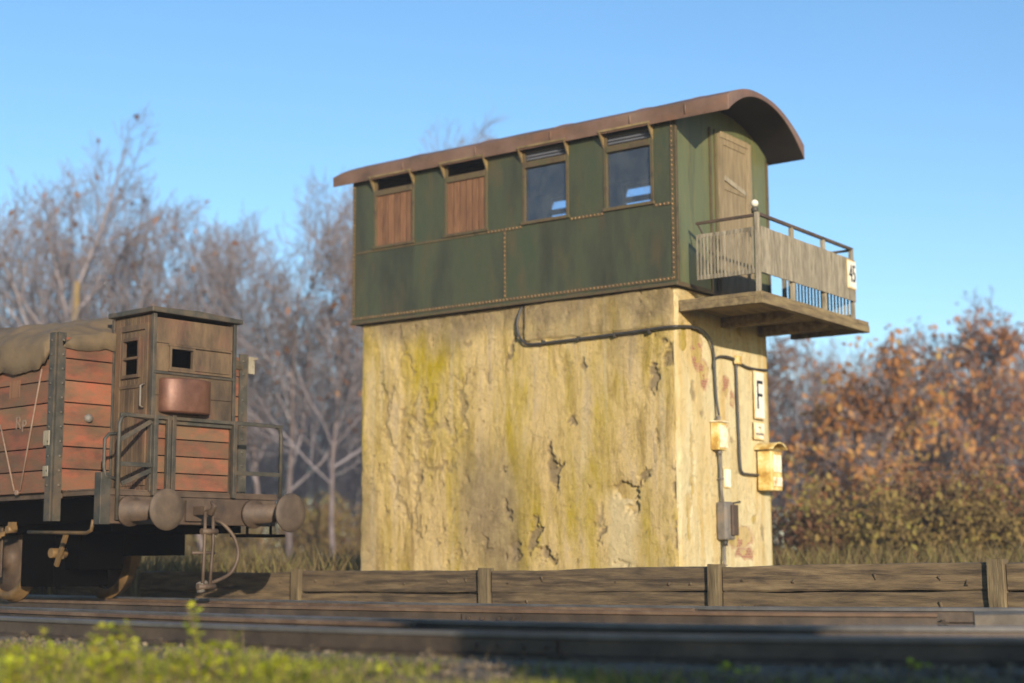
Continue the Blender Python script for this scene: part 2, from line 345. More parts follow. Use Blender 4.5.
# ------------------------------------------------------------------ camera
fpx, pitch, roll, yaw = 1538.29, radians(8.1552), radians(-.3), radians(36.2)
CAM = V((10.155, -17.6, .62))
Fv = V((-sin(yaw)*cos(pitch), cos(yaw)*cos(pitch), sin(pitch))); R0 = V((cos(yaw), sin(yaw), 0)); U0 = R0.cross(Fv)
Rv = R0*cos(roll) + U0*sin(roll); Uv = -R0*sin(roll) + U0*cos(roll)
cd = bpy.data.cameras.new('Camera'); cam = bpy.data.objects.new('Camera', cd); COL.objects.link(cam); S.camera = cam
cam.matrix_world = Matrix(((Rv.x,Uv.x,-Fv.x,CAM.x),(Rv.y,Uv.y,-Fv.y,CAM.y),(Rv.z,Uv.z,-Fv.z,CAM.z),(0,0,0,1)))
cd.sensor_width = 36; cd.lens = fpx*36/1024; cd.clip_end = 3000; cd.clip_start = .1
cd.dof.use_dof = True; cd.dof.focus_distance = 15.8; cd.dof.aperture_fstop = .74

# ------------------------------------------------------------------ world and sun
SAZ, SEL = radians(-38), radians(12)       # sun stands towards +X, turned 38 deg to -Y
SV = V((cos(SEL)*cos(SAZ), cos(SEL)*sin(SAZ), sin(SEL)))
w = bpy.data.worlds.new('World'); S.world = w; w.use_nodes = True
wn = w.node_tree.nodes; wl = w.node_tree.links
sky = wn.new('ShaderNodeTexSky'); sky.sky_type = 'NISHITA'; sky.sun_disc = False
sky.sun_elevation = SEL; sky.sun_rotation = atan2(SV.x, SV.y); sky.altitude = 100; sky.air_density = 1.0; sky.dust_density = .2; sky.ozone_density = 2.8
bg = wn['Background']; hs_ = wn.new('ShaderNodeHueSaturation'); hs_.inputs['Saturation'].default_value = 1.12; wl.new(sky.outputs[0], hs_.inputs['Color']); wl.new(hs_.outputs[0], bg.inputs[0]); bg.inputs[1].default_value = .15
sd = bpy.data.lights.new('sun', 'SUN'); sd.energy = 5.0; sd.angle = radians(.5); sd.color = (1.0, .88, .72)
so = bpy.data.objects.new('sun', sd); COL.objects.link(so); so.rotation_euler = SV.to_track_quat('Z', 'Y').to_euler()
S.view_settings.view_transform = 'Standard'; S.view_settings.look = 'None'; S.view_settings.gamma = 1; S.view_settings.exposure = 0.58
S.view_settings.use_curve_mapping = False

# ------------------------------------------------------------------ ground
def gz(x, y):
    z = .02*noise.noise(V((x*.6, y*.6, 3)))
    if y > 8: z += .25*noise.noise(V((x*.05, y*.05, 1)))*min(1, (y-8)/10)
    return z
g = MB(); xs = []; ys = []
def axis(lo, hi, fine0, fine1, step):
    a = []; x = fine0
    while x <= fine1: a.append(x); x += step
    d = step
    while a[-1] < hi: d *= 1.35; a.append(min(hi, a[-1]+d))
    d = step
    while a[0] > lo: d *= 1.35; a.insert(0, max(lo, a[0]-d))
    return a
xs = axis(-330, 60, -14, 16, .25); ys = axis(-48, 330, -15, 6, .25)
vs = [(x, y, gz(x, y)) for y in ys for x in xs]; nx = len(xs)
fs = [(j*nx+i, j*nx+i+1, (j+1)*nx+i+1, (j+1)*nx+i) for j in range(len(ys)-1) for i in range(nx-1)]
g.add(vs, fs, .5, True); tag(g.build('ground', M['ground']), kind='structure')

# ------------------------------------------------------------------ signal tower
T = thing('signal_tower', 'old signal box: green railway carriage body on a tall yellow weathered plaster base', 'signal tower', (-2.8, 1.35, 0))
TO = V((-2.8, 1.35, 0))
def tb(mb, name, mat, bevel=0, parent=None, at=None): return mb.build(name, mat, parent or T, bevel, TO)

# --- plaster base: gridded faces with real relief
def fbm(x, y, z, s, o=5):
    return noise.fractal(V((x*s, y*s, z*s)), .9, 2.1, o)
CHIPS = [  # x, z, rx, rz, rot, depth
 (-2.09,1.89,.10,.26,.15,.05),(-.91,1.55,.16,.14,-.4,.07),(-.78,1.38,.10,.10,0,.06),(-.62,1.72,.10,.05,.5,.04),(-2.42,1.0,.08,.22,-.5,.05),
 (-2.9,1.35,.06,.14,.4,.04),(-3.3,.85,.10,.22,.1,.05),(-3.55,1.1,.05,.10,0,.04),(-2.75,.75,.12,.12,.3,.04),(-2.2,.72,.16,.07,-.6,.05),(-4.55,1.9,.07,.20,.2,.04),
 (-4.9,1.55,.10,.06,0,.035),(-4.7,1.2,.05,.22,.1,.035),(-4.35,2.35,.16,.07,.2,.04),(-4.0,2.7,.12,.14,.3,.045),(-4.25,2.9,.09,.10,0,.04),(-3.85,2.4,.07,.16,-.3,.04),
 (-4.75,2.6,.08,.22,.3,.04),(-5.1,3.2,.12,.14,.4,.035),(-4.6,3.05,.10,.05,.2,.035),(-5.3,2.0,.05,.2,.1,.035),(-3.0,1.9,.05,.05,0,.03),(-3.25,3.3,.09,.12,.5,.03),
 (-2.75,3.7,.05,.22,-.6,.03),(-1.6,3.35,.05,.06,0,.025),(-.45,3.05,.07,.18,0,.035),(-.15,3.35,.10,.16,.2,.04),(-1.75,2.55,.09,.05,0,.03),(-1.3,1.0,.03,.16,-.3,.025),
 (-3.75,.75,.10,.14,.4,.045),(-1.0,.6,.14,.05,0,.03),(-4.2,.9,.05,.12,.5,.03),(-.1,1.6,.05,.32,0,.04),(-.1,.9,.05,.22,.1,.04),(-3.6,3.8,.12,.05,.2,.03),(-4.5,3.85,.12,.06,0,.03)]
CRACKS = [[(-2.6,4.2),(-2.62,3.8),(-2.5,3.72)],[(-5.3,3.3),(-5.1,3.0),(-5.2,2.6),(-5.0,2.3)],[(-3.85,3.3),(-3.7,3.25),(-3.65,2.5)],[(-4.9,2.9),(-4.75,2.75),(-4.5,2.8)],[(-4.6,2.1),(-4.2,1.95),(-3.9,2.05)],[(-4.95,4.15),(-4.85,3.9),(-4.78,3.75),(-4.68,3.62),(-4.66,3.45)], [(-1.28,1.35),(-1.36,1.1)], [(-5.05,1.9),(-4.85,1.5),(-4.7,1.1)], [(-3.6,3.4),(-3.75,3.05),(-3.7,2.7)],
          [(-4.6,2.7),(-4.35,2.55),(-4.05,2.62),(-3.85,2.5)],[(-4.45,2.2),(-4.5,1.8),(-4.62,1.4),(-4.5,1.0)],[(-4.4,3.2),(-4.45,2.8),(-4.35,2.45)]]
RCHIPS = [(.45,1.9,.05,.5,0,.03),(.35,1.2,.06,.3,.1,.035),(.5,2.9,.05,.15,.3,.02),(.75,2.6,.05,.05,0,.02),(.3,3.6,.10,.2,.2,.03),(1.9,3.9,.06,.06,0,.02),(2.2,1.2,.06,.06,0,.02),(1.6,2.3,.05,.05,0,.02),(2.45,1.0,.05,.12,0,.02)]
RBRICK = [(.66,3.5,.15,.32),(.85,3.15,.12,.22),(1.45,3.05,.10,.14),(1.65,2.85,.08,.12),(1.75,.95,.42,.16),(1.55,1.25,.16,.14),(1.9,.72,.30,.08)]
def seg_d(px, pz, a, b):
    ax, az = a; bx, bz = b; dx, dz = bx-ax, bz-az
    t = max(0, min(1, ((px-ax)*dx+(pz-az)*dz)/(dx*dx+dz*dz))); return sqrt((px-ax-dx*t)**2+(pz-az-dz*t)**2)
def wear_front(x, z):
    wx = x + .09*noise.noise(V((x*6, z*6, 1))) + .06*noise.noise(V((x*19, z*19, 1))); wz = z + .09*noise.noise(V((x*6, z*6, 8))) + .06*noise.noise(V((x*19, z*19, 8))); rag = .9*noise.noise(V((x*11, z*8, 61))) + .5*noise.noise(V((x*31, z*25, 62)))
    chip = 0; dep = 0
    for (cx, cz, rx, rz, ro, d) in CHIPS:
        dx, dz = wx-cx, wz-cz
        if abs(dx) > .5 or abs(dz) > .5: continue
        u = (dx*cos(ro)+dz*sin(ro))/rx; v = (-dx*sin(ro)+dz*cos(ro))/rz
        k = (.85 if x < -2.95 else 1.2) - sqrt(u*u+v*v) + rag*(.7 if x < -2.95 else .5)
        if k > 0: k = min(1, k*(1.6 if x < -2.95 else 3)); k *= .7 if x < -2.95 else 1; chip = max(chip, k); dep = max(dep, k*d)
    for c in CRACKS:
        for a, b in zip(c, c[1:]):
            q = seg_d(wx, wz, a, b)
            if q < .05: k = min(1, (.05-q)/.035)*(.8+.4*noise.noise(V((x*5, z*5, 90)))); chip = max(chip, k*.7); dep = max(dep, .03*k)
    # pitted zones to the left and at the top
    zone = max(0, 1-((x+4.4)/1.3)**2) * max(0, 1-((z-2.3)/2.0)**2) + .35*max(0, 1-abs(x+.3)/.6) + .5*max(0, (z-3.75)/.5)
    pit = noise.noise(V((x*9, z*7, 4))) + .5*noise.noise(V((x*21, z*17, 5)))
    k = max(0, min(1, (pit-.64+.30*zone)*3.5))
    if k > 0: chip = max(chip, k*.6); dep = max(dep, k*.024)
    wrk = zone*.03*abs(noise.noise(V((x*4.5+noise.noise(V((x*9,z*9,0)))*.4, z*4, 71)))) + zone*.007*abs(noise.noise(V((x*13, z*11, 72)))); dep += wrk
    pale = max(0, 1-abs(x+.98+.05*noise.noise(V((0,z*3,3))))/.26)*max(0, min(1, (1.62-z)*6)); pale = min(1, pale*2.2)*.8
    # trowelled raised patch right of the cable
    edge = 3.73 + .03*noise.noise(V((x*4, 2, 2))); patch = 0
    if z > edge and x > -2.56: patch = min(1, min(z-edge, x+2.56)/.02)
    n2 = noise.noise(V((x*1.2, z*1.5, 12)))
    grey = max(patch*.55, max(0, min(.85, (z-3.6+.6*n2)*1.6)))
    grey = max(grey, max(0, min(.8, (noise.noise(V((x*.9, z*.35, 22)))-.12)*2.5)))
    rel = .018*fbm(x, 0, z, 1.1) + .007*fbm(x, 3, z, 6) + .035*patch
    return rel - dep, chip, pale, grey
def wear_right(y, z):
    wy = y + .06*noise.noise(V((y*6, z*6, 31))) + .03*noise.noise(V((y*20, z*20, 31))); wz = z + .06*noise.noise(V((y*6, z*6, 38))) + .03*noise.noise(V((y*20, z*20, 38)))
    chip = dep = brick = 0
    for (cx, cz, rx, rz, ro, d) in RCHIPS:
        u = (wy-cx)/rx; v = (wz-cz)/rz; k = 1.2 - sqrt(u*u+v*v)
        if k > 0: k = min(1, k*3); chip = max(chip, k*.8); dep = max(dep, k*d)
    for (cx, cz, rx, rz) in RBRICK:
        u = (wy-cx)/rx; v = (wz-cz)/rz; k = 1.15 - sqrt(u*u+v*v)
        if k > 0: k = min(1, k*3); brick = max(brick, k*.92); dep = max(dep, k*.02)
    pit = noise.noise(V((y*9, z*7, 44))) + .5*noise.noise(V((y*21, z*17, 45)))
    k = max(0, min(1, (pit-.66)*5)); chip = max(chip, k*.6); dep = max(dep, k*.014)
    rel = .016*fbm(y, 7, z, 1.1) + .005*fbm(y, 9, z, 6)
    return rel - dep, chip, brick, .25*max(0, min(1, (z-3.9)*3))
def relief_face(x0, x1, z0, z1, nxx, nzz, kind):
    vs = []; wr = []
    for j in range(nzz+1):
        z = z0 + (z1-z0)*j/nzz
        for i in range(nxx+1):
            s_ = x0 + (x1-x0)*i/nxx
            r, a, b, c = wear_front(s_, z) if kind == 'f' else wear_right(s_, z)
            e = min(abs(s_-x0), abs(s_-x1)); rr = max(0, 1-e/.06)           # rounded, broken arris
            rnd = rr*rr*(.03 + .03*noise.noise(V((z*3, s_ > 0, 5)))) 
            edge = .018*noise.noise(V((z*2.2, 3 if s_ < (x0+x1)/2 else 9, 0))) + .012*noise.noise(V((z*9, 3 if s_ < (x0+x1)/2 else 9, 2)))
            off = 0
            if e < 1e-6: r = 0; rnd = .03
            if kind == 'f': vs.append((s_ + (edge if e < .3 else 0)*(1-e/.3 if e < .3 else 0), .08 - r + rnd, z))
            else: vs.append((-.08 + r - rnd, s_ + (edge if e < .3 else 0)*(1-e/.3 if e < .3 else 0), z))
            wr.append((a, b, c, 1))
    fs = [(j*(nxx+1)+i, j*(nxx+1)+i+1, (j+1)*(nxx+1)+i+1, (j+1)*(nxx+1)+i) for j in range(nzz) for i in range(nxx)]
    return vs, fs, wr
base = MB(); mats = []; wear = []
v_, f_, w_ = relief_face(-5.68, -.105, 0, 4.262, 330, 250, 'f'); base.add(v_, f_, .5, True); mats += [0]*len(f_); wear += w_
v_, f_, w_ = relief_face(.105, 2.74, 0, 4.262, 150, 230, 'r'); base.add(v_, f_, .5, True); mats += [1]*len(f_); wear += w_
# join strip on the near corner, other walls
def colstrip(xa, ya, xb, yb):
    vs = []; n_ = 120
    for j in range(n_+1):
        z = 4.262*j/n_; k = .02*noise.noise(V((z*4, 1, 1)))
        for t in (0, .35, .7, 1):
            x = xa + (xb-xa)*t; y = ya + (yb-ya)*t; b_ = sin(pi*t)*.012 + (k if 0 < t < 1 else 0)
            vs.append((x + b_, y - b_, z))
    return vs, [(j*4+i, j*4+i+1, (j+1)*4+i+1, (j+1)*4+i) for j in range(n_) for i in range(3)]
v_, f_ = colstrip(-.125, .098, -.098, .125); base.add(v_, f_, .5, True); mats += [1]*len(f_); wear += [(0,0,0,1)]*len(v_)
o0 = len(base.v); base.box(-5.70, -.10, .14, 2.77, 0, 4.25, tint=.5); mats += [0]*6; wear += [(0,0,0,1)]*(len(base.v)-o0)
bo = tb(base, 'base', [M['plaster'], M['plaster_r']])
bo.data.polygons.foreach_set('material_index', mats)
ca = bo.data.color_attributes.new('wear', 'FLOAT_COLOR', 'POINT'); ca.data.foreach_set('color', [q for t in wear for q in t])
# plinth ledge at the foot

# --- cabin
Z0, Z1 = 4.278, 6.56
Wn = [(-5.35,-4.57),(-3.95,-3.17),(-2.51,-1.73),(-1.11,-.34)]
ZB, ZP, ZT, ZV = 5.46, 6.25, 6.34, 6.52      # sill, pane top, transom top, vent top
def panel_wall(y0, y1, mat):
    m_ = MB(); ed = [-5.81]
    m_.box(-5.81, 0, y0, y1, Z0, ZB, tint=.5)
    xs_ = [-5.81] + [q for w2 in Wn for q in w2] + [0]
    for i in range(0, len(xs_), 2): m_.box(xs_[i], xs_[i+1], y0, y1, ZB, ZV+.03, tint=.5)
    m_.box(-5.81, 0, y0, y1, ZV+.03, 6.66, tint=.5)
    return tb(m_, 'side_wall', mat)
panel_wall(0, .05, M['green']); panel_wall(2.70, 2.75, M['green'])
def zun(y):
    t = abs((y-1.375)/1.475); return 6.50 + .32*(1-min(1, t)**2.3) + .15*(1-min(1,t)**2)
def end_wall(x0, x1, mat, name='end_wall', ya=.05, yb=2.70):
    m_ = MB(); n_ = 16
    pts = [(x0, ya, Z0)] + [(x0, ya+(yb-ya)*i/n_, zun(ya+(yb-ya)*i/n_)+.06) for i in range(n_+1)] + [(x0, yb, Z0)]
    m_.poly([V(p) for p in pts][::-1], (x1-x0, 0, 0), .5); return tb(m_, name, mat)
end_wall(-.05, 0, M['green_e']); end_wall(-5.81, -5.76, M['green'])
m_ = MB(); m_.box(-5.76, -.05, .05, 2.70, Z0+.01, Z0+.06); tb(m_, 'floor', M['interior'])
m_ = MB(); m_.box(-5.76, -.05, .052, .062, Z0+.06, ZB); m_.box(-5.756, -.052, .06, 2.69, 6.60, 6.62)
tb(m_, 'lining', M['interior'])
# skirt, bands, rivets
m_ = MB()
m_.box(-5.83, .02, -.022, 0, Z0-.012, Z0+.03, tint=.3); m_.box(0, .022, .001, 2.76, Z0-.012, Z0+.05, tint=.5)
tb(m_, 'skirt', M['trim'], .006)
RUST_RIVET = True
def rivline(name, p, q, nrm, gap=.062, w=.035, strip=True, mat='trim'):
    p, q, nrm = V(p), V(q), V(nrm); m_ = MB()
    if strip:
        d = (q-p).normalized(); c = nrm*.004; side = d.cross(nrm).normalized()*w/2
        vs = [p-side, p+side, q+side, q-side]; vs += [v2+nrm*.010 for v2 in vs]
        m_.add(vs, [(0,1,5,4),(1,2,6,5),(2,3,7,6),(3,0,4,7),(4,5,6,7),(3,2,1,0)], .4)
    ns_ = len(m_.f)
    L = (q-p).length; n_ = int(L/gap)
    for i in range(n_): m_.rivet(p + (q-p)*((i+.5)/n_) + nrm*(.009 if strip else 0), nrm, .017, random.random())
    o_ = tb(m_, name, [M[mat], M['rivet']]); o_.data.polygons.foreach_set('material_index', [0 if k_ < ns_ else 1 for k_ in range(len(m_.f))]); return o_
for (p, q) in [((-5.77,0,Z0+.085),(-.03,0,Z0+.085))]: rivline('rivet_seam', p, q, (0,-1,0), w=.05, mat='trim')
rivline('rivet_seam', (-.035,-.001,Z0+.06), (-.035,-.001,6.55), (0,-1,0), .066, .05)
rivline('rivet_seam', (-5.775,-.001,Z0+.06), (-5.775,-.001,6.55), (0,-1,0), .066, .05)
rivline('rivet_seam', (-2.845,-.001,Z0+.11), (-2.845,-.001,5.37), (0,-1,0), .062, .04)
rivline('rivet_seam', (-3.17,-.001,5.395), (-2.53,-.001,5.395), (0,-1,0), .062, .045)
rivline('rivet_seam', (-1.70,-.001,5.395), (-1.13,-.001,5.395), (0,-1,0), .062, .045)
rivline('rivet_seam', (-.32,-.001,5.395), (-.07,-.001,5.395), (0,-1,0), .062, .045)
m_ = MB(); m_.box(-5.74, -3.18, -.012, -.001, 5.38, 5.41); tb(m_, 'waist_band', M['trim'])
m_ = MB(); m_.box(.001, .03, .0, .05, Z0+.05, 6.56); tb(m_, 'corner_post', M['trim'], .004)
m_ = MB(); m_.box(.001, .02, 2.70, 2.755, Z0+.05, 6.5); tb(m_, 'corner_post', M['trim'], .004)
# windows
def window(x0, x1, yf, sgn, shut):
    """yf = face plane, sgn = -1 front / +1 back"""
    f = MB(); a = yf; k = sgn
    def bx(m2, xa, xb, d0, d1, za, zb, t=None):
        ya, yb = a+k*d0, a+k*d1; m2.box(xa, xb, min(ya,yb), max(ya,yb), za, zb, tint=t)
    bx(f, x0-.015, x0+.035, -.035, .012, ZB, ZV+.03); bx(f, x1-.035, x1+.015, -.035, .012, ZB, ZV+.03)
    bx(f, x0+.035, x1-.035, -.035, .02, ZP, ZT)                     # transom
    bx(f, x0-.03, x1+.03, -.02, .035, ZB-.045, ZB)                  # sill
    fo = tb(f, 'window', M['trim'], .004)
    h = MB()                                                         # open ventilator with cheeks
    ya, yb = a, a+k*.13
    h.poly([(x0-.02, ya, ZT-.03), (x0-.02, yb, ZV+.0), (x0-.02, ya, ZV+.05)], (.022, 0, 0)); h.poly([(x1-.002, ya, ZT-.03), (x1+.002, yb, ZV+.0), (x1+.002, ya, ZV+.05)], (.018, 0, 0))
    h.poly([(x0-.03, ya, ZV+.03), (x0-.03, yb, ZV-.0), (x0-.03, yb, ZV+.03), (x0-.03, ya, ZV+.065)], (x1-x0+.06, 0, 0))
    tb(h, 'ventilator_hood', M['hood'], 0, fo)
    p_ = MB(); bx(p_, x0+.035, x1-.035, -.034, -.028, ZB, ZP, .5)
    if k < 0: tb(p_, 'pane', M['glass'], 0, fo)
    if k < 0:
        q_ = MB(); bx(q_, x0+.035, x1-.035, -.05, -.042, ZT, ZV+.03, .5)
        for j in range(4): q_.bar((x0+.035, a+.03-.012*0, ZT+.03+j*.045), (x1-.035, a+.03, ZT+.03+j*.045), .03, .006)
        tb(q_, 'ventilator_slats', M['interior'] if not shut else M['dark'], 0, fo)  # shut windows: recess shade under the hood put in as near-black
    if shut:
        s_ = MB(); n_ = 6; wd = (x1-x0-.075)/n_
        for i in range(n_): bx(s_, x0+.038+i*wd, x0+.038+(i+1)*wd-.016, -.026 + random.uniform(-.004,.004), -.008, ZB+.002, ZP-.002)
        tb(s_, 'shutter', M['shutter'], .003, fo)
for i, (a, b) in enumerate(Wn): window(a, b, 0, -1, i < 2); window(a, b, 2.75, 1, False)
# shutters sit in front of the glass line on the two left windows
# roof
rf = MB(); nx_, ny_ = 26, 22; X0, Y0, Y1 = -6.24, -.11, 2.86
def xend(y): return .90 - .33*(y-Y0)/(Y1-Y0)
topv = []; botv = []
for i in range(nx_+1):
    for j in range(ny_+1):
        y = Y0 + (Y1-Y0)*j/ny_; t = abs((y-1.375)/1.485); x = X0 + (xend(y)-X0)*i/nx_
        if i == 0: x += .10*max(0, t-.6)/.4
        zu = 6.495 + .30*(1-min(1, t)**2.3); under = zu + .17*(1-min(1,t)**2); wob = .008*noise.noise(V((x*1.2, y*1.5, 3)))
        th = .215 if i > 1 else (.205 if i == 1 else .16)
        topv.append((x, y, zu + th + .03*(1-t*t) + wob)); botv.append((x, y, under))
N_ = len(topv)
fs = []
for i in range(nx_):
    for j in range(ny_):
        a, b, c, d = i*(ny_+1)+j, (i+1)*(ny_+1)+j, (i+1)*(ny_+1)+j+1, i*(ny_+1)+j+1
        fs += [(a, b, c, d), (N_+d, N_+c, N_+b, N_+a)]
for i in range(nx_):
    a, b = i*(ny_+1), (i+1)*(ny_+1); fs.append((N_+a, N_+b, b, a))
    a, b = a+ny_, b+ny_; fs.append((a, b, N_+b, N_+a))
for j in range(ny_):
    fs.append((j, j+1, N_+j+1, N_+j)); q = nx_*(ny_+1)+j; fs.append((N_+q, N_+q+1, q+1, q))
rf.add(topv+botv, fs, .5, False)
M['roof_under'] = wmat('shaded_roof_underside', [(.3,'#1a1512'),(.7,'#2a221c')], 3, rough=.9, bump=.2, tint=0)  # shade under the eaves put into a darker colour
ro = tb(rf, 'roof', M['roof'], .035)
for b in ro.modifiers: b.segments = 4; b.angle_limit = radians(50)
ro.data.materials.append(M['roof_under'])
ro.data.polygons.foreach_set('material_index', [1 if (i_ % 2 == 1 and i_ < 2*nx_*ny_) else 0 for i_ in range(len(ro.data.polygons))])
ro.data.polygons.foreach_set('use_smooth', [True]*len(ro.data.polygons))
# raised roof joints as sub-parts
for X in (-4.7, -3.3, -1.95, -.62, .25):
    m_ = MB(); pts = []
    for j in range(1, 22):
        y = Y0 + (Y1-Y0)*j/22; t = abs((y-1.375)/1.485)
        pts.append((X, y, 6.495+.30*(1-t**2.3)+.215+.03*(1-t*t)))
    m_.tube([(X, Y0-.004, 6.55), (X, Y0-.006, 6.67)] + pts, .012, 5); tb(m_, 'roof_joint', M['roof'], 0, ro)
# end face: door, frame, groove
dm = MB(); xo = .0
dm.box(.0, .03, 1.20, 1.27, 4.30, 6.62); dm.box(.0, .03, 2.10, 2.20, 4.30, 6.66); dm.box(.0, .03, 1.27, 2.10, 6.58, 6.67)
do = tb(dm, 'door', M['door_wood'], .004)
m_ = MB(); m_.box(.002, .018, 1.275, 2.095, 4.31, 6.578, tint=.4); tb(m_, 'door_leaf', M['door_wood'], 0, do)
m_ = MB(); m_.box(.018, .03, 1.275, 1.36, 4.31, 6.57); m_.box(.018, .03, 2.01, 2.095, 4.31, 6.57); m_.box(.018, .03, 1.36, 2.01, 6.48, 6.57); m_.box(.018, .03, 1.36, 2.01, 5.83, 5.90); tb(m_, 'door_stile', M['door_wood'], .004, do)
m_ = MB(); m_.bar((.03,1.36,6.0), (.03,2.01,5.88), .02, .07, .9); tb(m_, 'cross_bar', M['grey_wood'], .004, do)
m_ = MB(); m_.tube([(.03,2.03,5.35),(.07,2.03,5.35),(.07,2.03,5.25)], .012, 6); tb(m_, 'handle', M['iron'], 0, do)
m_ = MB(); m_.box(.0, .028, .96, 1.0, 4.30, 6.66, tint=.1); m_.box(.0, .022, 1.12, 1.145, 4.30, 6.66); tb(m_, 'cover_strip', M['trim'], .004)
# --- balcony
bl = MB()
for i in range(9):
    y = .15 + i*.378; bl.box(-.06, 1.18+random.uniform(-.008,.008), y, y+.37, 4.03, 4.085)
bco = tb(bl, 'balcony', M['grey_wood_y'], .006)
m_ = MB(); m_.box(1.06, 1.19, .14, 3.56, 3.925, 4.028); m_.box(-.05, 1.058, .14, .235, 3.93, 4.028); m_.box(-.05, 1.058, 3.47, 3.56, 3.93, 4.028); tb(m_, 'edge_beam', M['grey_wood_y'], .008, bco)
m_ = MB(); m_.box(-.05, 1.05, .24, 3.46, 4.0, 4.026); tb(m_, 'deck_underside', M['grey_wood_y'], 0, bco)
for y in (1.35, 2.45):
    m_ = MB(); m_.poly([(-.1, y, 3.86), (.85, y, 3.86), (1.07, y, 3.94), (1.07, y, 4.0), (-.1, y, 4.0)], (0, .12, 0)); tb(m_, 'support_beam', M['grey_wood_y'], .006, bco)
def rail_posts(ps):
    for (x, y, zb, zt) in ps:
        m_ = MB(); m_.box(x-.028, x+.028, y-.028, y+.028, zb, zt); tb(m_, 'railing_post', M['grey_wood'], .004, bco)
rail_posts([(1.11,.2,4.085,5.14),(1.11,1.2,4.085,5.10),(1.11,2.2,4.085,5.10),(1.11,3.16,4.085,5.12),(.03,3.16,4.085,5.1)])
m_ = MB(); m_.box(.2, 1.08, .185, .215, 5.085, 5.125); m_.box(1.095, 1.135, .23, 3.2, 5.10, 5.145); m_.box(.0, 1.09, 3.15, 3.18, 5.09, 5.125); m_.bar((.23,.2,5.09),(.30,.2,4.95),.02,.02); tb(m_, 'hand_rail', M['iron_br'], .005, bco)
def pickets(y, x0, x1, z0, z1, n_):
    m_ = MB(); m_.box(x0, x1, y-.012, y+.012, z0, z0+.06); m_.box(x0, x1, y-.012, y+.012, z1-.05, z1)
    wd = (x1-x0)/n_
    for i in range(n_): m_.box(x0+i*wd, x0+i*wd+wd*.56, y-.02, y-.013, z0, z1-.004)
    return tb(m_, 'picket_panel', M['grey_wood'], 0, bco)
pickets(.2, .21, 1.08, 4.33, 4.95, 17); pickets(3.16, .05, 1.08, 4.10, 4.93, 20)
m_ = MB(); n_ = 34
for i in range(n_):
    y = .225 + i*(3.19-.225)/n_; m_.box(1.138, 1.155, y, y+(3.19-.225)/n_-.003, 4.34+random.uniform(-.003,.003), 4.955+random.uniform(-.004,.004))
m_.box(1.118, 1.137, .23, 3.18, 4.37, 4.44); m_.box(1.118, 1.137, .23, 3.18, 4.83, 4.90)
tb(m_, 'boarded_panel', M['grey_wood'], 0, bco)

# --- things mounted on the tower
t_ = thing('number_sign', 'small white oblong sign reading 45 on the outer end of the balcony railing', 'sign', (1.16, 3.03, 4.72))
m_ = MB(); m_.box(0, .012, -.15, .15, -.21, .21); m_.build('sign_plate', M['cream'], t_, .02)
m_ = MB(); m_.box(.012, .018, -.13, .13, -.19, .19); m_.build('sign_face', M['white'], t_)
text('45', 'lettering', .36, frameM((.021, 0, 0), (0,1,0), (0,0,1)), M['black_paint'], t_, .004, .62)
t_ = thing('letter_sign', 'tall narrow white enamel sign with black letter F on the narrow plaster wall', 'sign', (-.075, 2.385, 2.99))
m_ = MB(); m_.box(.02, .035, -.155, .155, -.35, .35); m_.build('sign_plate', M['cream'], t_, .02)
m_ = MB(); m_.box(.036, .042, -.135, .135, -.33, .33); m_.build('sign_face', M['white'], t_)
m_ = MB(); m_.box(.042, .046, -.085, -.045, -.20, .21); m_.box(.042, .046, -.045, .09, .165, .21); m_.box(.042, .046, -.045, .08, -.02, .022); m_.build('lettering', M['black_paint'], t_)
t_ = thing('notice_plate', 'small rust-stained white plate with a dark line of writing just below the tall F sign', 'sign', (-.075, 2.36, 2.47))
m_ = MB(); m_.box(.02, .034, -.16, .16, -.13, .13); m_.build('sign_plate', M['cream'], t_, .015)
m_ = MB(); m_.box(.034, .039, -.14, .14, -.11, .11); m_.build('sign_face', M['rusty_white'], t_)
m_ = MB()
for i in range(7): m_.box(.039, .042, -.12+i*.034, -.12+i*.034+.024, -.065, -.03)
for i in range(3): m_.box(.039, .042, -.04+i*.03, -.04+i*.03+.02, .04, .06)
m_.build('lettering', M['grey_box'], t_)
t_ = thing('blank_label', 'little blank white plate on the narrow wall between the two hanging boxes', 'plate', (-.075, 1.38, 1.755))
m_ = MB(); m_.box(.01, .024, -.10, .10, -.14, .14); m_.build('plate', M['cream'], t_, .01)
m_ = MB(); m_.box(.024, .03, -.085, .085, -.12, .12); m_.build('plate_face', M['white'], t_)
t_ = thing('junction_box', 'yellowed upper junction box where the dark cable ends on the narrow wall', 'electrical box', (-.075, 1.08, 2.33))
m_ = MB(); m_.box(.0, .13, -.12, .12, -.21, .17); m_.build('box_body', M['yellow_box'], t_, .015)
m_ = MB(); m_.box(.13, .15, -.10, .10, -.18, .13); m_.box(-.0, .16, -.14, .14, .17, .19); m_.build('box_cover', M['rusty_white'], t_, .006)
m_ = MB(); m_.cyl((.07,0,.19), (.07,0,.26), .03, 10); m_.build('cable_gland', M['grey_box'], t_); m_ = MB(); m_.cyl((.07,0,-.27), (.07,0,-.21), .03, 10); m_.build('cable_gland', M['grey_box'], t_)
t_ = thing('switch_box', 'dark grey cast switch box low on the narrow wall above the drain pipe', 'electrical box', (-.075, 1.16, 1.16))
m_ = MB(); m_.box(.0, .16, -.10, .16, -.26, .26); m_.build('box_body', M['grey_box'], t_, .03)
m_ = MB(); m_.box(.16, .20, .02, .19, -.20, .22); m_.build('box_lid', M['iron_br'], t_, .015)
m_ = MB(); m_.cyl((.08,0,-.34), (.08,0,-.26), .035, 10); m_.tube([(.17,.1,.24),(.22,.2,.26)], .015, 6); m_.build('lever', M['iron'], t_)
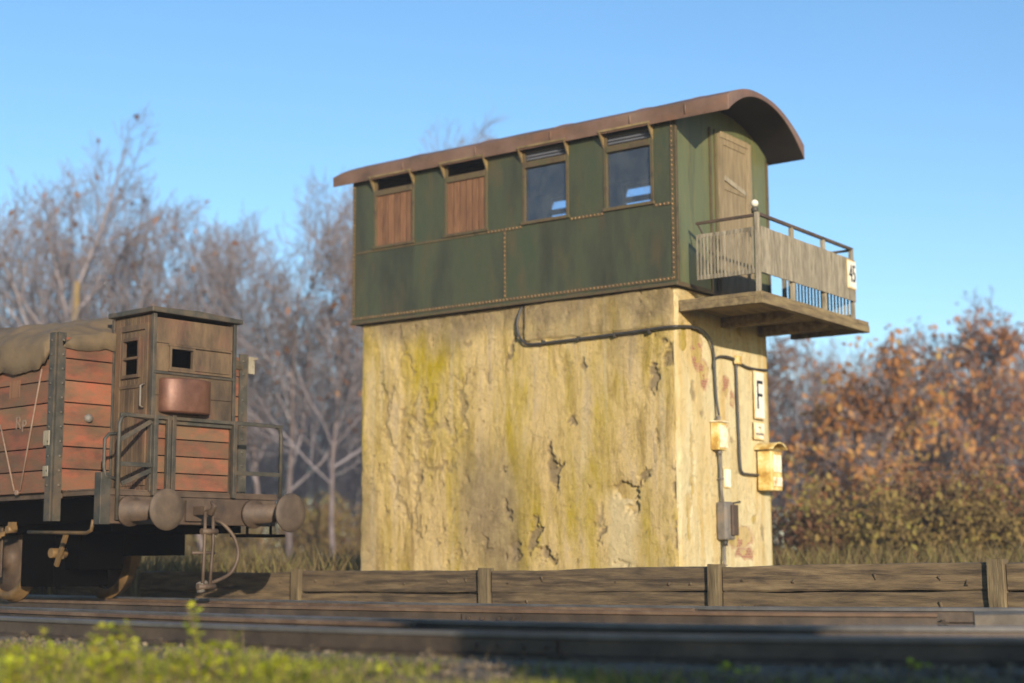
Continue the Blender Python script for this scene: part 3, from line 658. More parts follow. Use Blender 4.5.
t_ = thing('mail_box', 'yellow rusting metal box with curved lid on the far edge of the narrow wall', 'box', (-.075, 2.47, 1.92))
m_ = MB(); m_.box(.03, .25, -.20, .14, -.31, .25); m_.build('box_body', M['yellow_box'], t_, .012)
m_ = MB(); m_.poly([(.251, -.13, -.05), (.251, .10, -.05), (.251, .10, .20), (.251, -.13, .20)][::-1], (.012, 0, 0)); m_.box(.251,.263,-.15,.12,-.25,-.12); m_.build('box_door', M['rusty_white'], t_, .004)
m_ = MB(); pr = []
for i in range(9):
    y = -.25 + .46*i/8; pr.append((.0, y, .27 + .09*sin(pi*i/8)**.7))
pr2 = [(p[0], p[1], p[2]+.022) for p in pr]; m_.poly(pr + pr2[::-1], (.31, 0, 0)); m_.build('box_lid', M['yellow_box'], t_, .004)
# cables and pipes
def arc(pts, n_=6):
    pts = [V(p) for p in pts]; out = []
    for i in range(len(pts)-1):
        p0 = pts[max(i-1, 0)]; p1 = pts[i]; p2 = pts[i+1]; p3 = pts[min(i+2, len(pts)-1)]
        for k in range(n_):
            t = k/n_; out.append(.5*((2*p1)+(p2-p0)*t+(2*p0-5*p1+4*p2-p3)*t*t+(3*p1-p0-3*p2+p3)*t**3))
    return out + [pts[-1]]
t_ = thing('power_cable', 'long dark cable sagging across the top of the plaster wall and round the corner', 'cable', (-2.59, .04, 4.2))
c0 = V((-2.59, .04, 4.2)); yy = .018; X = -.035
pts = [(-2.59,.06,4.24),(-2.64,yy,4.05),(-2.63,yy,3.86),(-2.55,yy,3.74),(-2.42,yy,3.68),(-1.9,yy,3.68),(-1.28,yy,3.69),(-.7,yy,3.70),(-.32,yy,3.715),(-.1,yy,3.715),(-.03,.08,3.72),(X,.25,3.74),(X,.5,3.76),(X,.75,3.73),(X,.95,3.63),(X,1.04,3.45),(X,1.06,3.1),(X,1.09,2.8),(0.0,1.08,2.6)]
m_ = MB(); m_.tube([V(p)-c0 for p in arc(pts)], .019, 8); m_.build('cable_run', M['cable'], t_)
for x in (-2.2,-1.6,-1.0,-.45):
    m_ = MB(); m_.box(x-c0.x-.012, x-c0.x+.012, -.045, .03, 3.655-c0.z, 3.72-c0.z); m_.build('cable_clip', M['iron'], t_)
t_ = thing('branch_cable', 'thin dark cable under the balcony with a drop to the yellow box', 'cable', (-.04, 1.7, 3.4))
c0 = V((-.04, 1.7, 3.4))
m_ = MB(); m_.tube([V(p)-c0 for p in arc([(X,1.03,3.25),(X,1.06,3.36),(X,1.2,3.43),(X,1.45,3.45),(X,1.7,3.43),(X,1.95,3.37),(X,2.3,3.36),(X,2.62,3.38),(-.06,2.72,3.40)])], .017, 8)
m_.tube([V(p)-c0 for p in arc([(X,1.68,3.42),(X,1.69,3.1),(X,1.71,2.4),(X,1.73,1.98),(X,1.78,1.85),(X,1.95,1.83),(X,2.3,1.83)])], .019, 8); m_.build('cable_run', M['cable'], t_)
m_ = MB(); m_.box(.0, .06, -.07, .07, -.03, .09); m_.build('cable_box', M['yellow_box'], t_, .01)
t_ = thing('drain_pipe', 'thin grey conduit running down the narrow wall between upper and lower boxes to the ground', 'pipe', (0, 1.1, 0))
m_ = MB(); m_.tube([(0,-.0,2.1),(-.01,.01,1.6),(0,.03,1.42)], .022, 8); m_.tube([(0,.05,.86),(0,.03,.4),(0,.02,.0)], .022, 8); m_.box(-.04,.03,-.01,.06,.55,.57); m_.box(-.04,.03,-.03,.03,1.72,1.74); m_.build('conduit', M['grey_box'], t_)
t_ = thing('lamp', 'small white globe lamp on a dark stem at the near balcony corner', 'lamp', (.98, .40, 4.087))
m_ = MB(); m_.cyl((0,0,0), (0,0,1.12), .02, 8); m_.lathe((0,0,1.10), (0,0,1), [(0,.0),(0,.045),(.05,.05),(.08,.03)], 12); m_.build('stem', M['iron'], t_)
m_ = MB(); m_.ball((0,0,1.225), .052, 14, 10); m_.build('globe', M['white'], t_)

# ------------------------------------------------------------------ low timber wall
FN = thing('timber_fence', 'low wall of old brown sleepers laid on edge between posts, in front of the tower', 'fence', (0, -2.3, 0))
px_ = [-20.9,-17.7,-14.45,-11.2,-7.9,-4.62,-1.42,1.77,4.93,8.1,11.3]
ztop = lambda x: .515 + .0105*(x+2) if x > -2 else .505
for i, x in enumerate(px_):
    m_ = MB(); wv = .075 if x < 0 else .09
    m_.plank((x, -.035, -.1), (x + random.uniform(-.01,.01), -.035, ztop(x)+.035+random.uniform(-.01,.012)), .15, .15 if x < 3 else .17, None, 8, .008)
    m_.build('post', M['fence_post'], FN)
for i in range(len(px_)-1):
    a, b = px_[i]+.09, px_[i+1]-.09; za, zb = ztop(px_[i]), ztop(px_[i+1])
    h = .275
    for k in range(2):
        m_ = MB(); oz = -h/2 - k*(h+.006)
        m_.plank((a+.005, 0, za+oz+random.uniform(-.008,.008)), (b-.005, 0, zb+oz+random.uniform(-.01,.01)), .11, h-.002, None, 26, .013)
        for q in (a+.25, a+.3+random.random()*.6, (a+b)/2+.3, b-.5, b-.22):
            m_.cyl((q, -.07, za+oz+random.uniform(-.06,.07)), (q, -.045, za+oz), .014, 8, tint=0)
        m_.build('board', M['fence'], FN)
    m_ = MB(); m_.bar((a, .075, .26), (b, .075, .26), .03, .3); m_.build('gap_blocker', M['sleeper'], FN)  # added behind the gaps to block sunlit ground showing between boards

# ------------------------------------------------------------------ tracks
def spline(ctrl, step=.25):
    pts = arc([V((x, y, 0)) for x, y in ctrl], 24); out = [pts[0]]
    for p in pts[1:]:
        if (p-out[-1]).length >= step: out.append(p)
    return out
def offs(pts, d):
    o = []
    for i, p in enumerate(pts):
        t = (pts[min(i+1, len(pts)-1)] - pts[max(i-1, 0)]).normalized(); o.append(p + V((-t.y, t.x, 0))*d)
    return o
def railmesh(pts, zb, zt, gauge_side):
    H = zt-zb
    prof = [(-.065,0),(.065,0),(.065,.012),(.012,.03),(.010,H-.04),(.034,H-.032),(.036,H-.006),(.028,H),(-.028,H),(-.036,H-.006),(-.034,H-.032),(-.010,H-.04),(-.012,.03),(-.065,.012)]
    m_ = MB(); n_ = len(prof); vs = []
    for i, p in enumerate(pts):
        t = (pts[min(i+1, len(pts)-1)] - pts[max(i-1, 0)]).normalized(); nn = V((-t.y, t.x, 0))
        for (a, z) in prof: vs.append((p.x+nn.x*a, p.y+nn.y*a, zb+z))
    fs = []; mi = []
    for i in range(len(pts)-1):
        for k in range(n_):
            fs.append((i*n_+k, i*n_+(k+1) % n_, (i+1)*n_+(k+1) % n_, (i+1)*n_+k)); mi.append(1 if k in (5,6,7,8,9) else 0)
    fs += [tuple(range(n_))[::-1], tuple((len(pts)-1)*n_+k for k in range(n_))]; mi += [0, 0]
    m_.add(vs, fs, .5); return m_, mi
def track(name, label, ctrl, top_near, group='railway tracks', cut=None):
    c = spline(ctrl); t_ = thing(name, label, 'railway track', (c[0].x, c[0].y, 0), 0, group); o = V((c[0].x, c[0].y, 0))
    for d, tm in ((.72, 'rail_top'), (-.72, top_near)):
        m_, mi = railmesh([p-o for p in offs(c, d) if not (cut and d < 0 and p.x > cut)], .045, .20, 0)
        r = m_.build('rail', [M['rail'], M[tm]], t_); r.data.polygons.foreach_set('material_index', mi)
    for d in (.50,):
        m_, mi = railmesh([p-o for p in offs(c, d) if p.x < 3.0], .045, .185, 0)
        r = m_.build('check_rail', [M['rail'], M['rail_rust']], t_); r.data.polygons.foreach_set('material_index', mi)
    cc_ = offs(c, -.72)
    for q in range(8, len(cc_)-2, 29):
        d = (cc_[q+1]-cc_[q-1]).normalized(); Mx = Matrix.Translation(cc_[q]-o) @ Matrix.Rotation(atan2(d.y, d.x), 4, 'Z')
        if cut and cc_[q].x > cut-.5: continue
        m_ = MB(); m_.box(-.32, .32, -.034, -.014, .078, .155, Mx)
        for xx in (-.24,-.09,.09,.24): m_.cyl(Mx @ V((xx,-.034,.115)), Mx @ V((xx,-.055,.115)), .018, 6)
        m_.build('fishplate', M['rail'], t_)
    acc = 0; n_ = 0
    for i in range(1, len(c)-1):
        acc += (c[i]-c[i-1]).length
        if acc > .62 and n_ < 70:
            acc = 0; n_ += 1; d = (c[i+1]-c[i-1]).normalized(); p = c[i]-o; a = atan2(d.y, d.x)
            Mx = Matrix.Translation(p) @ Matrix.Rotation(a+random.uniform(-.03,.03), 4, 'Z')
            m_ = MB(); m_.box(-.12, .12, -1.25, 1.25, -.06, .04, Mx)
            for s_ in (-.72, .72):
                m_.box(-.09, .09, s_-.15, s_+.15, .04, .046, Mx, tint=.1)
                for q in (-.085, .085): m_.cyl(Mx @ V((0, s_+q, .046)), Mx @ V((0, s_+q, .095)), .024, 6, tint=.1); m_.box(-.05,.05,s_+q-.03,s_+q+.03,.05,.075,Mx,tint=.1)
            m_.build('sleeper', M['sleeper'], t_, .008)
    return t_
FAR = [(-30,4.2),(-24,1.3),(-18,-1.4),(-13,-3.4),(-8,-4.75),(-2.6,-5.42),(0,-5.62),(3.4,-5.35),(5.5,-4.75),(9,-3.55),(14,-1.6),(20,1.2)]
NEAR = [(-30,-1.5),(-20,-4.6),(-12,-6.9),(-6,-8.15),(-.9,-8.98),(2.3,-9.28),(4.2,-9.25),(5.6,-9.0),(7.2,-8.35),(10,-6.9),(15,-4.0)]
track('railway_track', 'far rusty track carrying the wagon past the timber wall', FAR, 'rail_rust', cut=5.75)
track('railway_track', 'near dark track with shiny heads crossing the bottom of the picture', NEAR, 'rail_top')
m_ = MB(); m_.plank((5.75,-5.35,.10), (9.9,-3.75,.10), .55, .21, .5, 14, .01)
tag(m_.build('concrete_slab', M['slab']), 'grey concrete slab beside the cut end of the far track at the right', 'slab')
# ballast shoulders
def ballast(ctrl, name):
    c = spline(ctrl, .3); m_ = MB(); prof = [(-2.1,-.05),(-1.5,.02),(-1.2,.05),(-.4,.03),(.4,.03),(1.2,.05),(1.5,.02),(2.1,-.05)]
    vs = []
    for i, p in enumerate(c):
        t = (c[min(i+1, len(c)-1)] - c[max(i-1, 0)]).normalized(); nn = V((-t.y, t.x, 0))
        for a, z in prof: vs.append((p.x+nn.x*a, p.y+nn.y*a, z + .02*noise.noise(V((p.x*2+a*3, p.y*2, 1)))))
    n_ = 8
    m_.add(vs, [(i*n_+k, (i+1)*n_+k, (i+1)*n_+k+1, i*n_+k+1) for i in range(len(c)-1) for k in range(n_-1)], .5, True)
    tag(m_.build(name, M['ballast']), kind='structure')
M['ballast'] = wmat('ballast_bed', [(.3,'#3a3026'),(.45,'#574a3a'),(.6,'#6f6250'),(.8,'#8a7c68')], 14, rough=.97, bump=1, bscale=22, tint=0)
ballast(FAR, 'track_bed'); ballast(NEAR, 'track_bed')
# loose stones near the camera
st = MB(); rnd = random.Random(3)
ico = [V((0,0,1)), V((.9,0,.2)), V((.3,.9,.1)), V((-.8,.5,.2)), V((-.7,-.6,.1)), V((.4,-.9,.2)), V((0,0,-.8))]
icf = [(0,1,2),(0,2,3),(0,3,4),(0,4,5),(0,5,1),(6,2,1),(6,3,2),(6,4,3),(6,5,4),(6,1,5)]
for i in range(9000):
    x = rnd.uniform(-3, 11); y = rnd.uniform(-13.2, -6.5) 
    r = rnd.uniform(.012, .034); q = Matrix.Rotation(rnd.uniform(0, 6.3), 3, V((rnd.random(), rnd.random(), rnd.random()+.1)).normalized())
    st.add([V((x, y, gz(x,y)+.03*(abs(y+9.1) < 1.7)+r*.4)) + (q @ V((p.x*rnd.uniform(.7,1.2), p.y*rnd.uniform(.7,1.2), p.z*.8)))*r for p in ico], icf, rnd.random())
tag(st.build('gravel', M['gravel']), 'brown and grey ballast stones strewn round the near rails', 'gravel', kind='stuff')

# ------------------------------------------------------------------ goods wagon with brakeman's hut
WX = V((.9965, -.0837, 0)); WE = V((.0837, .9965, 0))
WO = V((-2.704, -6.332, 0)) + WE*.876
WG = thing('goods_wagon', 'red planked open goods wagon with brown brakeman hut and an ochre tarpaulin load', 'railway wagon', WO, atan2(WX.y, WX.x))
def wb(mb, name, mat, bevel=0, parent=None): return mb.build(name, M[mat], parent or WG, bevel)
XE, XP = -1.5, -.72; YW = 1.33
# buffers
for y in (-.876, .876):
    m_ = MB(); m_.lathe((XP, y, 1.2), (1,0,0), [(0,.0),(0,.17),(.05,.17),(.05,.115),(.44,.105),(.44,.08),(.62,.06),(.70,.06)], 24)
    b_ = wb(m_, 'buffer', 'iron_br')
    m_ = MB(); m_.lathe((-.045, y, 1.2), (1,0,0), [(0,.06),(0,.215),(.02,.228),(.035,.222),(.05,.15),(.054,0)], 36); wb(m_, 'buffer_plate', 'buffer', 0, b_)
m_ = MB(); m_.box(XP-.14, XP, -1.16, 1.24, 1.06, 1.37); wb(m_, 'buffer_beam', 'iron_br', .01)
m_ = MB(); m_.box(XE, XP-.0, -1.22, 1.26, 1.375, 1.425)
for i in range(8): m_.box(XE+.005+i*.095, XE+.095+i*.095, -1.23, 1.27, 1.426, 1.445)
wb(m_, 'platform', 'iron_br', .004)
def planks(m_, axis_, c0, c1, a0, a1, z0, z1, n_):
    h = (z1-z0)/n_
    for i in range(n_):
        j = random.uniform(-.003, .003)
        if axis_ == 'y': m_.box(c0+j, c1+j, a0, a1, z0+i*h+.006, z0+(i+1)*h-.006)
        else: m_.box(a0, a1, c0+j, c1+j, z0+i*h+.006, z0+(i+1)*h-.006)
m_ = MB(); planks(m_, 'y', XE-.06, XE, -YW+.04, YW+.04, 1.44, 3.20, 7); wb(m_, 'end_planks', 'wood_red', .006)
m_ = MB(); planks(m_, 'x', -YW, -YW+.05, -8.3, XE-.07, 1.42, 2.95, 6); wb(m_, 'side_planks', 'wood_red', .006)
m_ = MB(); planks(m_, 'x', YW, YW+.05, -8.3, XE-.07, 1.42, 2.95, 6); planks(m_, 'y', -8.36, -8.31, -YW, YW, 1.44, 3.1, 7); wb(m_, 'side_planks', 'wood_red', .006)
m_ = MB(); m_.box(-8.3, XE-.07, -YW+.06, YW-.01, 1.36, 1.42); wb(m_, 'wagon_floor', 'iron_br')
# corner posts with bolts
for y, s_ in ((-YW-.02, 1), (YW+.06, -1)):
    m_ = MB(); m_.box(XE-.13, XE-.02, y-.02, y-.0, 1.1, 3.24); m_.box(XE+.001, XE+.02, y+s_*.0, y+s_*.10, 1.1, 3.24) if s_ > 0 else m_.box(XE+.001, XE+.02, y-.13, y, 1.1, 3.24)
    m_.box(XE-.03, XE+.0, min(y, y+s_*.04), max(y, y+s_*.04), 1.1, 3.24)
    for k in range(11):
        z = 1.5+k*.165; m_.rivet((XE+.02, y+s_*.07, z), (1,0,0), .022, .9); m_.rivet((XE-.09, y-.02, z), (0,-1,0), .02, .8)
    wb(m_, 'corner_post', 'iron')
for x in (-3.4, -5.2, -6.9, -8.25):
    m_ = MB(); m_.box(x-.05, x+.05, -YW-.035, -YW-.002, 1.2, 2.9); wb(m_, 'side_post', 'iron', .004)
m_ = MB()
for a, b in (((-1.82,2.84),(-2.18,1.46)),((-2.66,2.25),(-2.3,1.46)),((-3.1,2.9),(-2.66,2.2))): m_.tube([(a[0],-YW-.012,a[1]),(b[0],-YW-.012,b[1])], .011, 5)
m_.cyl((-2.24,-YW-.03,1.44), (-2.24,-YW,1.44), .03, 8); wb(m_, 'tie_rope', 'chalk')
m_ = MB(); m_.box(-2.5, -2.28, -YW-.006, -YW+.0, 2.55, 2.75); wb(m_, 'faded_label', 'shutter')
text('R', 'lettering', .22, frameM((-2.28, -YW-.006, 2.24), (1,0,.02), (0,0,1)), M['chalk'], WG, .003)
text('P', 'lettering', .20, frameM((-2.16, -YW-.006, 2.20), (1,0,.02), (0,0,1)), M['chalk'], WG, .003)
m_ = MB(); m_.box(XE-.18, XE-.06, -YW-.05, -YW-.021, 1.95, 2.12); m_.box(XE-.17, XE-.07, -YW-.05, -YW-.021, 1.6, 1.72); wb(m_, 'hinge_strap', 'grey_wood', .005)
m_ = MB(); m_.lathe((XE, -.92, 2.28), (1,0,0), [(0,.05),(.03,.05),(.05,.03),(.055,0)], 12); wb(m_, 'end_bolt', 'grey_box')
# tarpaulin over the load
TP = thing('tarpaulin', 'ochre tarpaulin humped over the load of the red wagon', 'tarpaulin', WO, atan2(WX.y, WX.x))
m_ = MB(); nx_, ny_ = 150, 60; vs = []
for i in range(nx_+1):
    u = i/nx_; x = XE-.02 - u*6.9
    for j in range(ny_+1):
        v = j/ny_*2-1
        ex = min(1, (XE+.02-x)/.55); ex2 = min(1, (x+8.5)/.7); ex = max(0, ex)**.5*max(.05, ex2)**.5
        hump = .46 + .07*sin(x*1.2+.4) + .10*noise.noise(V((x*.9, v*1.2, 2)))
        top = 3.20 + hump*ex*max(0, 1-abs(v)**2.2)
        fold = .05*noise.fractal(V((x*2.2, v*3, 7)), .8, 2.1, 6) - .05*abs(noise.noise(V((x*2.6+v*1.5, v*2.2, 17)))) - .03*abs(noise.noise(V((x*5-v*3, v*5, 27)))) + .02*sin(x*9+noise.noise(V((x*2, v, 0)))*4)*abs(v)
        y = v*(YW+.05) if x <= XE-.2 else v*(YW-.05)
        if abs(v) > .9:
            k = (abs(v)-.9)/.1; drop = .36 + .03*noise.noise(V((x*1.3, 5, v > 0))) - .05*(x > -1.8)
            z = top - drop*k; y = math.copysign(YW+.045+.005*k+.01*sin(x*7)*k, v)
            if x > XE-.2: y = math.copysign(YW-.05, v); z = max(z, 3.16)
        else: z = top
        if i == 0: z = min(z, 3.10); x_ = XE+.03
        elif i == 1: x_ = XE+.02
        else: x_ = x
        vs.append((x_ + .02*noise.noise(V((x, v*5, 3))), y, z+fold))
m_.add(vs, [(i*(ny_+1)+j, i*(ny_+1)+j+1, (i+1)*(ny_+1)+j+1, (i+1)*(ny_+1)+j) for i in range(nx_) for j in range(ny_)], .5, True)
tp = m_.build('tarp_sheet', M['tarp'], TP); so_ = tp.modifiers.new('thick', 'SOLIDIFY'); so_.thickness = .02
# hut
HY0, HY1, HZ = -.60, .57, 3.46; XH = -.72; XB = XE+.005
hut = MB()
n_ = 9
for i in range(n_):                                         # side with the door: upright boards
    a = XB+.03+(XH-XB-.06)*i/n_; hut.box(a, a+(XH-XB-.06)/n_-.006, HY0, HY0+.03, 1.45, HZ) if not (2 <= i <= 5) else (hut.box(a, a+(XH-XB-.06)/n_-.006, HY0, HY0+.03, 1.45, 2.76), hut.box(a, a+(XH-XB-.06)/n_-.006, HY0, HY0+.03, 3.19, HZ))
ho = wb(hut, 'hut_side', 'wood_brown', .003); hut = MB()
for i in range(n_):
    a = XB+.03+(XH-XB-.06)*i/n_; hut.box(a, a+(XH-XB-.06)/n_-.006, HY1-.03, HY1, 1.45, HZ)
wb(hut, 'hut_side', 'wood_brown', .003)
hf = MB(); wy0, wy1, wz0, wz1 = -.36, -.06, 2.86, 3.07
for (z0, z1) in ((2.24,2.52),(2.525,2.80)): hf.box(XH-.03, XH, HY0+.04, HY1-.04, z0, z1)
hf.box(XH-.03, XH, HY0+.04, HY1-.04, 3.13, 3.42)
hf.box(XH-.03, XH, HY0+.04, wy0, 2.805, 3.125); hf.box(XH-.03, XH, wy1, HY1-.04, 2.805, 3.125); hf.box(XH-.03, XH, wy0, wy1, 2.805, wz0); hf.box(XH-.03, XH, wy0, wy1, wz1, 3.125)
wb(hf, 'hut_front', 'wood_brown', .003)
m_ = MB(); planks(m_, 'y', XH-.06, XH-.035, HY0+.04, HY1-.04, 1.45, 2.23, 4); wb(m_, 'lower_boards', 'wood_red', .004)
m_ = MB()
for (x, y) in ((XH, HY0), (XH, HY1), (XB, HY0), (XB, HY1)): m_.box(x-.035, x+.012, y-.015, y+.03 if y < 0 else y+.015, 1.42, HZ) if y < 0 else m_.box(x-.035, x+.012, y-.03, y+.015, 1.42, HZ)
m_.box(XH+.001, XH+.02, HY0, HY1, 2.77, 2.80); m_.box(XH+.001, XH+.02, HY0, HY1, 2.20, 2.245)
wb(m_, 'hut_post', 'iron', .004)
m_ = MB(); m_.poly([(XB-.04, HY0-.07, HZ+.01),(XB-.04, HY1+.07, HZ-.0),(XB-.04, HY1+.07, HZ+.055),(XB-.04, (HY0+HY1)/2, HZ+.085),(XB-.04, HY0-.07, HZ+.07)], (XH-XB+.10, 0, 0)); wb(m_, 'hut_roof', 'iron', .01)
# hut door on the side
dr = MB(); x0, x1 = XB+.10, XH-.09; yd = HY0-.022
dr.box(x0, x0+.06, yd, HY0-.002, 1.5, 3.36); dr.box(x1-.06, x1, yd, HY0-.002, 1.5, 3.36); dr.box(x0+.06, x1-.06, yd, HY0-.002, 3.29, 3.36); dr.box(x0+.06, x1-.06, yd, HY0-.002, 2.62, 2.66)
n_ = 5; wd = (x1-x0-.12)/n_
for i in range(n_): dr.box(x0+.063+i*wd, x0+.06+(i+1)*wd-.005, yd+.008, HY0-.002, 1.5, 2.615)
do_ = wb(dr, 'hut_door', 'wood_brown', .003)
m_ = MB(); a, b = -1.27, -.99
m_.box(a-.03, a, yd-.012, HY0+.02, 2.74, 3.21); m_.box(b, b+.03, yd-.012, HY0+.02, 2.74, 3.21); m_.box(a, b, yd-.012, HY0+.02, 3.17, 3.21); m_.box(a, b, yd-.012, HY0+.02, 2.74, 2.78); m_.box(a, b, yd-.01, HY0+.02, 2.955, 2.985)
wf = wb(m_, 'hut_window', 'wood_brown', .003, do_)
m_ = MB(); m_.tube([(x1-.03, yd-.01, 2.65),(x1-.03, yd-.06, 2.63),(x1-.03, yd-.06, 2.4),(x1-.03, yd-.01, 2.38)], .012, 6); wb(m_, 'door_handle', 'grey_box', 0, do_)
m_ = MB(); m_.box(XB+.03, XH-.06, HY0+.06, HY1-.06, 1.5, 1.52); m_.box(XB+.03, XB+.04, HY0+.05, HY1-.05, 1.5, 3.4); m_.box(-1.2, -.8, HY1-.05, HY1-.04, 1.5, 3.4); wb(m_, 'hut_lining', 'dark')
m_ = MB(); m_.box(XH+.001, XH+.024, wy0-.03, wy0, wz0-.03, wz1+.03); m_.box(XH+.001, XH+.024, wy1, wy1+.03, wz0-.03, wz1+.03); m_.box(XH+.001, XH+.024, wy0, wy1, wz1, wz1+.03); m_.box(XH+.001, XH+.024, wy0, wy1, wz0-.03, wz0)
m_.box(XH+.001, XH+.016, wy1+.03, HY1-.10, wz0-.02, wz1+.02, tint=.8); m_.box(XH+.017, XH+.03, wy0-.05, HY1-.08, wz1+.03, wz1+.055); m_.box(XH+.017, XH+.03, wy0-.05, HY1-.08, wz0-.055, wz0-.03)
wb(m_, 'sliding_window', 'wood_brown', .003)
# curved knee panel bulging from the hut front
m_ = MB(); yc, rw = -.17, .345; vs = []; n_ = 20
for z in (2.33, 2.35, 2.70, 2.72):
    rr = 1 if z in (2.35, 2.70) else .97
    for i in range(n_+1):
        t = pi*i/n_; vs.append((XH + .20*rr*sin(t)**.8, yc - rw*rr*cos(t), z))
fs = [(k*(n_+1)+i, k*(n_+1)+i+1, (k+1)*(n_+1)+i+1, (k+1)*(n_+1)+i) for k in range(3) for i in range(n_)]
fs += [tuple(range(n_+1))[::-1], tuple(3*(n_+1)+i for i in range(n_+1))]
m_.add(vs, fs, .5, True); wb(m_, 'curved_panel', 'rust_pan')
# platform railings
XR = XP+.03
def loop(name, pts, r=.024, mat='iron'):
    m_ = MB(); m_.tube(pts, r, 8); return wb(m_, name, mat)
loop('railing', [(XR,.60,2.27),(XR,1.18,2.27),(XR,1.26,2.24),(XR,1.28,2.16),(XR,1.28,1.40)])
loop('railing', [(XR,-.60,2.24),(XR,-.95,2.27),(XR,-1.02,2.24),(XR,-1.05,2.16),(XR,-1.05,1.10)])
for p, q in (((XR,.58,1.68),(XR,1.28,1.68)), ((XR,-.58,1.72),(XR,-1.05,1.72)), ((XR,-.62,2.22),(XR,-1.04,1.98)), ((XR,-.62,1.66),(XR,-1.0,1.5))):
    m_ = MB(); m_.bar(p, q, .02, .05); wb(m_, 'railing_bar', 'iron', .003)
for y, w2 in ((-.58,.055),(-.40,.05),(.55,.055)):
    m_ = MB(); m_.box(XR-.01, XR+.04, y-w2/2, y+w2/2, 1.38, 2.29); 
    if y == -.40: m_.box(XR-.01, XR+.035, y+.045, y+.10, 1.38, 2.3)
    wb(m_, 'railing_post', 'iron', .005)
m_ = MB(); m_.box(XR-.0, XR+.03, -1.05, 1.28, 2.245, 2.285); wb(m_, 'top_rail', 'iron', .004)
loop('grab_handle', [(XR-.02,-1.07,1.55),(XR-.02,-1.20,1.58),(XR-.02,-1.22,1.68),(XR-.02,-1.22,1.98),(XR-.02,-1.17,2.04),(XR-.02,-1.06,2.05)], .02)
m_ = MB(); m_.box(XP-.10, XP+.02, -1.26, -1.13, 1.05, 1.62); wb(m_, 'step_post', 'iron', .005)
m_ = MB(); m_.box(XP-.25, XP+.06, .75, 1.35, .93, .965); m_.box(XP-.02, XP+.0, 1.16, 1.19, .96, 1.1); m_.box(XP-.02, XP+.0, .8, .83, .96, 1.1); wb(m_, 'step_board', 'dark', .004)
loop('foot_rail', [(-2.2,-1.2,.99),(-1.4,-1.2,.97),(-1.0,-1.22,.96),(-.88,-1.24,.99),(-.85,-1.24,1.1)], .022, 'wheel')
m_ = MB(); m_.box(XE-.5, XP-.0, -1.05, -.98, 1.10, 1.36); m_.box(-8.2, XP-.15, -1.02, -.96, 1.08, 1.37); m_.box(-8.2, XP-.15, .96, 1.02, 1.08, 1.37); wb(m_, 'sole_bar', 'dark', .004)
m_ = MB(); m_.box(-8.2, XP-.25, -.92, .92, .98, 1.33); m_.box(-2.9,-2.2,-.85,-.1,.36,1.0); m_.box(-2.2,-1.9,-.7,-.1,.55,1.0); m_.box(-2.6,-1.9,-.1,.8,.72,1.0); wb(m_, 'underframe_and_shade', 'dark', .01)  # frame plus near-black blocks added to fill the shade underneath
# draw gear
m_ = MB(); m_.box(XP, XP+.05, -.12, .12, 1.1, 1.34); m_.box(XP+.04, XP+.26, -.03, .03, 1.17, 1.27); m_.tube([(XP+.24,0,1.2),(XP+.34,0,1.19),(XP+.40,0,1.26),(XP+.34,0,1.32)], [.035,.04,.035,.02], 8)
wb(m_, 'draw_hook', 'iron_br', .006)
m_ = MB(); m_.tube([(XP+.30,-.05,1.2),(XP+.30,-.05,.9),(XP+.29,-.05,.62),(XP+.28,-.05,.36)], .02, 7); m_.tube([(XP+.30,.06,1.2),(XP+.30,.07,.85),(XP+.29,.06,.62),(XP+.28,.05,.36)], .02, 7)
m_.cyl((XP+.29,-.22,.74), (XP+.29,.1,.74), .018, 7); m_.cyl((XP+.28,-.12,.36), (XP+.28,.12,.36), .035, 8); m_.cyl((XP+.3,-.1,.98), (XP+.3,.12,.98), .035, 8); wb(m_, 'screw_coupling', 'iron_br')
m_ = MB(); m_.tube(arc([(XP,.30,1.12),(XP+.12,.34,1.08),(XP+.20,.45,.92),(XP+.22,.50,.72),(XP+.2,.42,.52),(XP+.2,.2,.42),(XP+.2,.08,.40)]), .022, 8); wb(m_, 'brake_hose', 'iron_br')
m_ = MB(); m_.cyl((XP+.2,.06,.40), (XP+.2,-.05,.37), .04, 8); m_.cyl((XP+.25,-.05,.30), (XP+.25,-.06,.40), .05, 8); wb(m_, 'hose_end', 'grey_box')
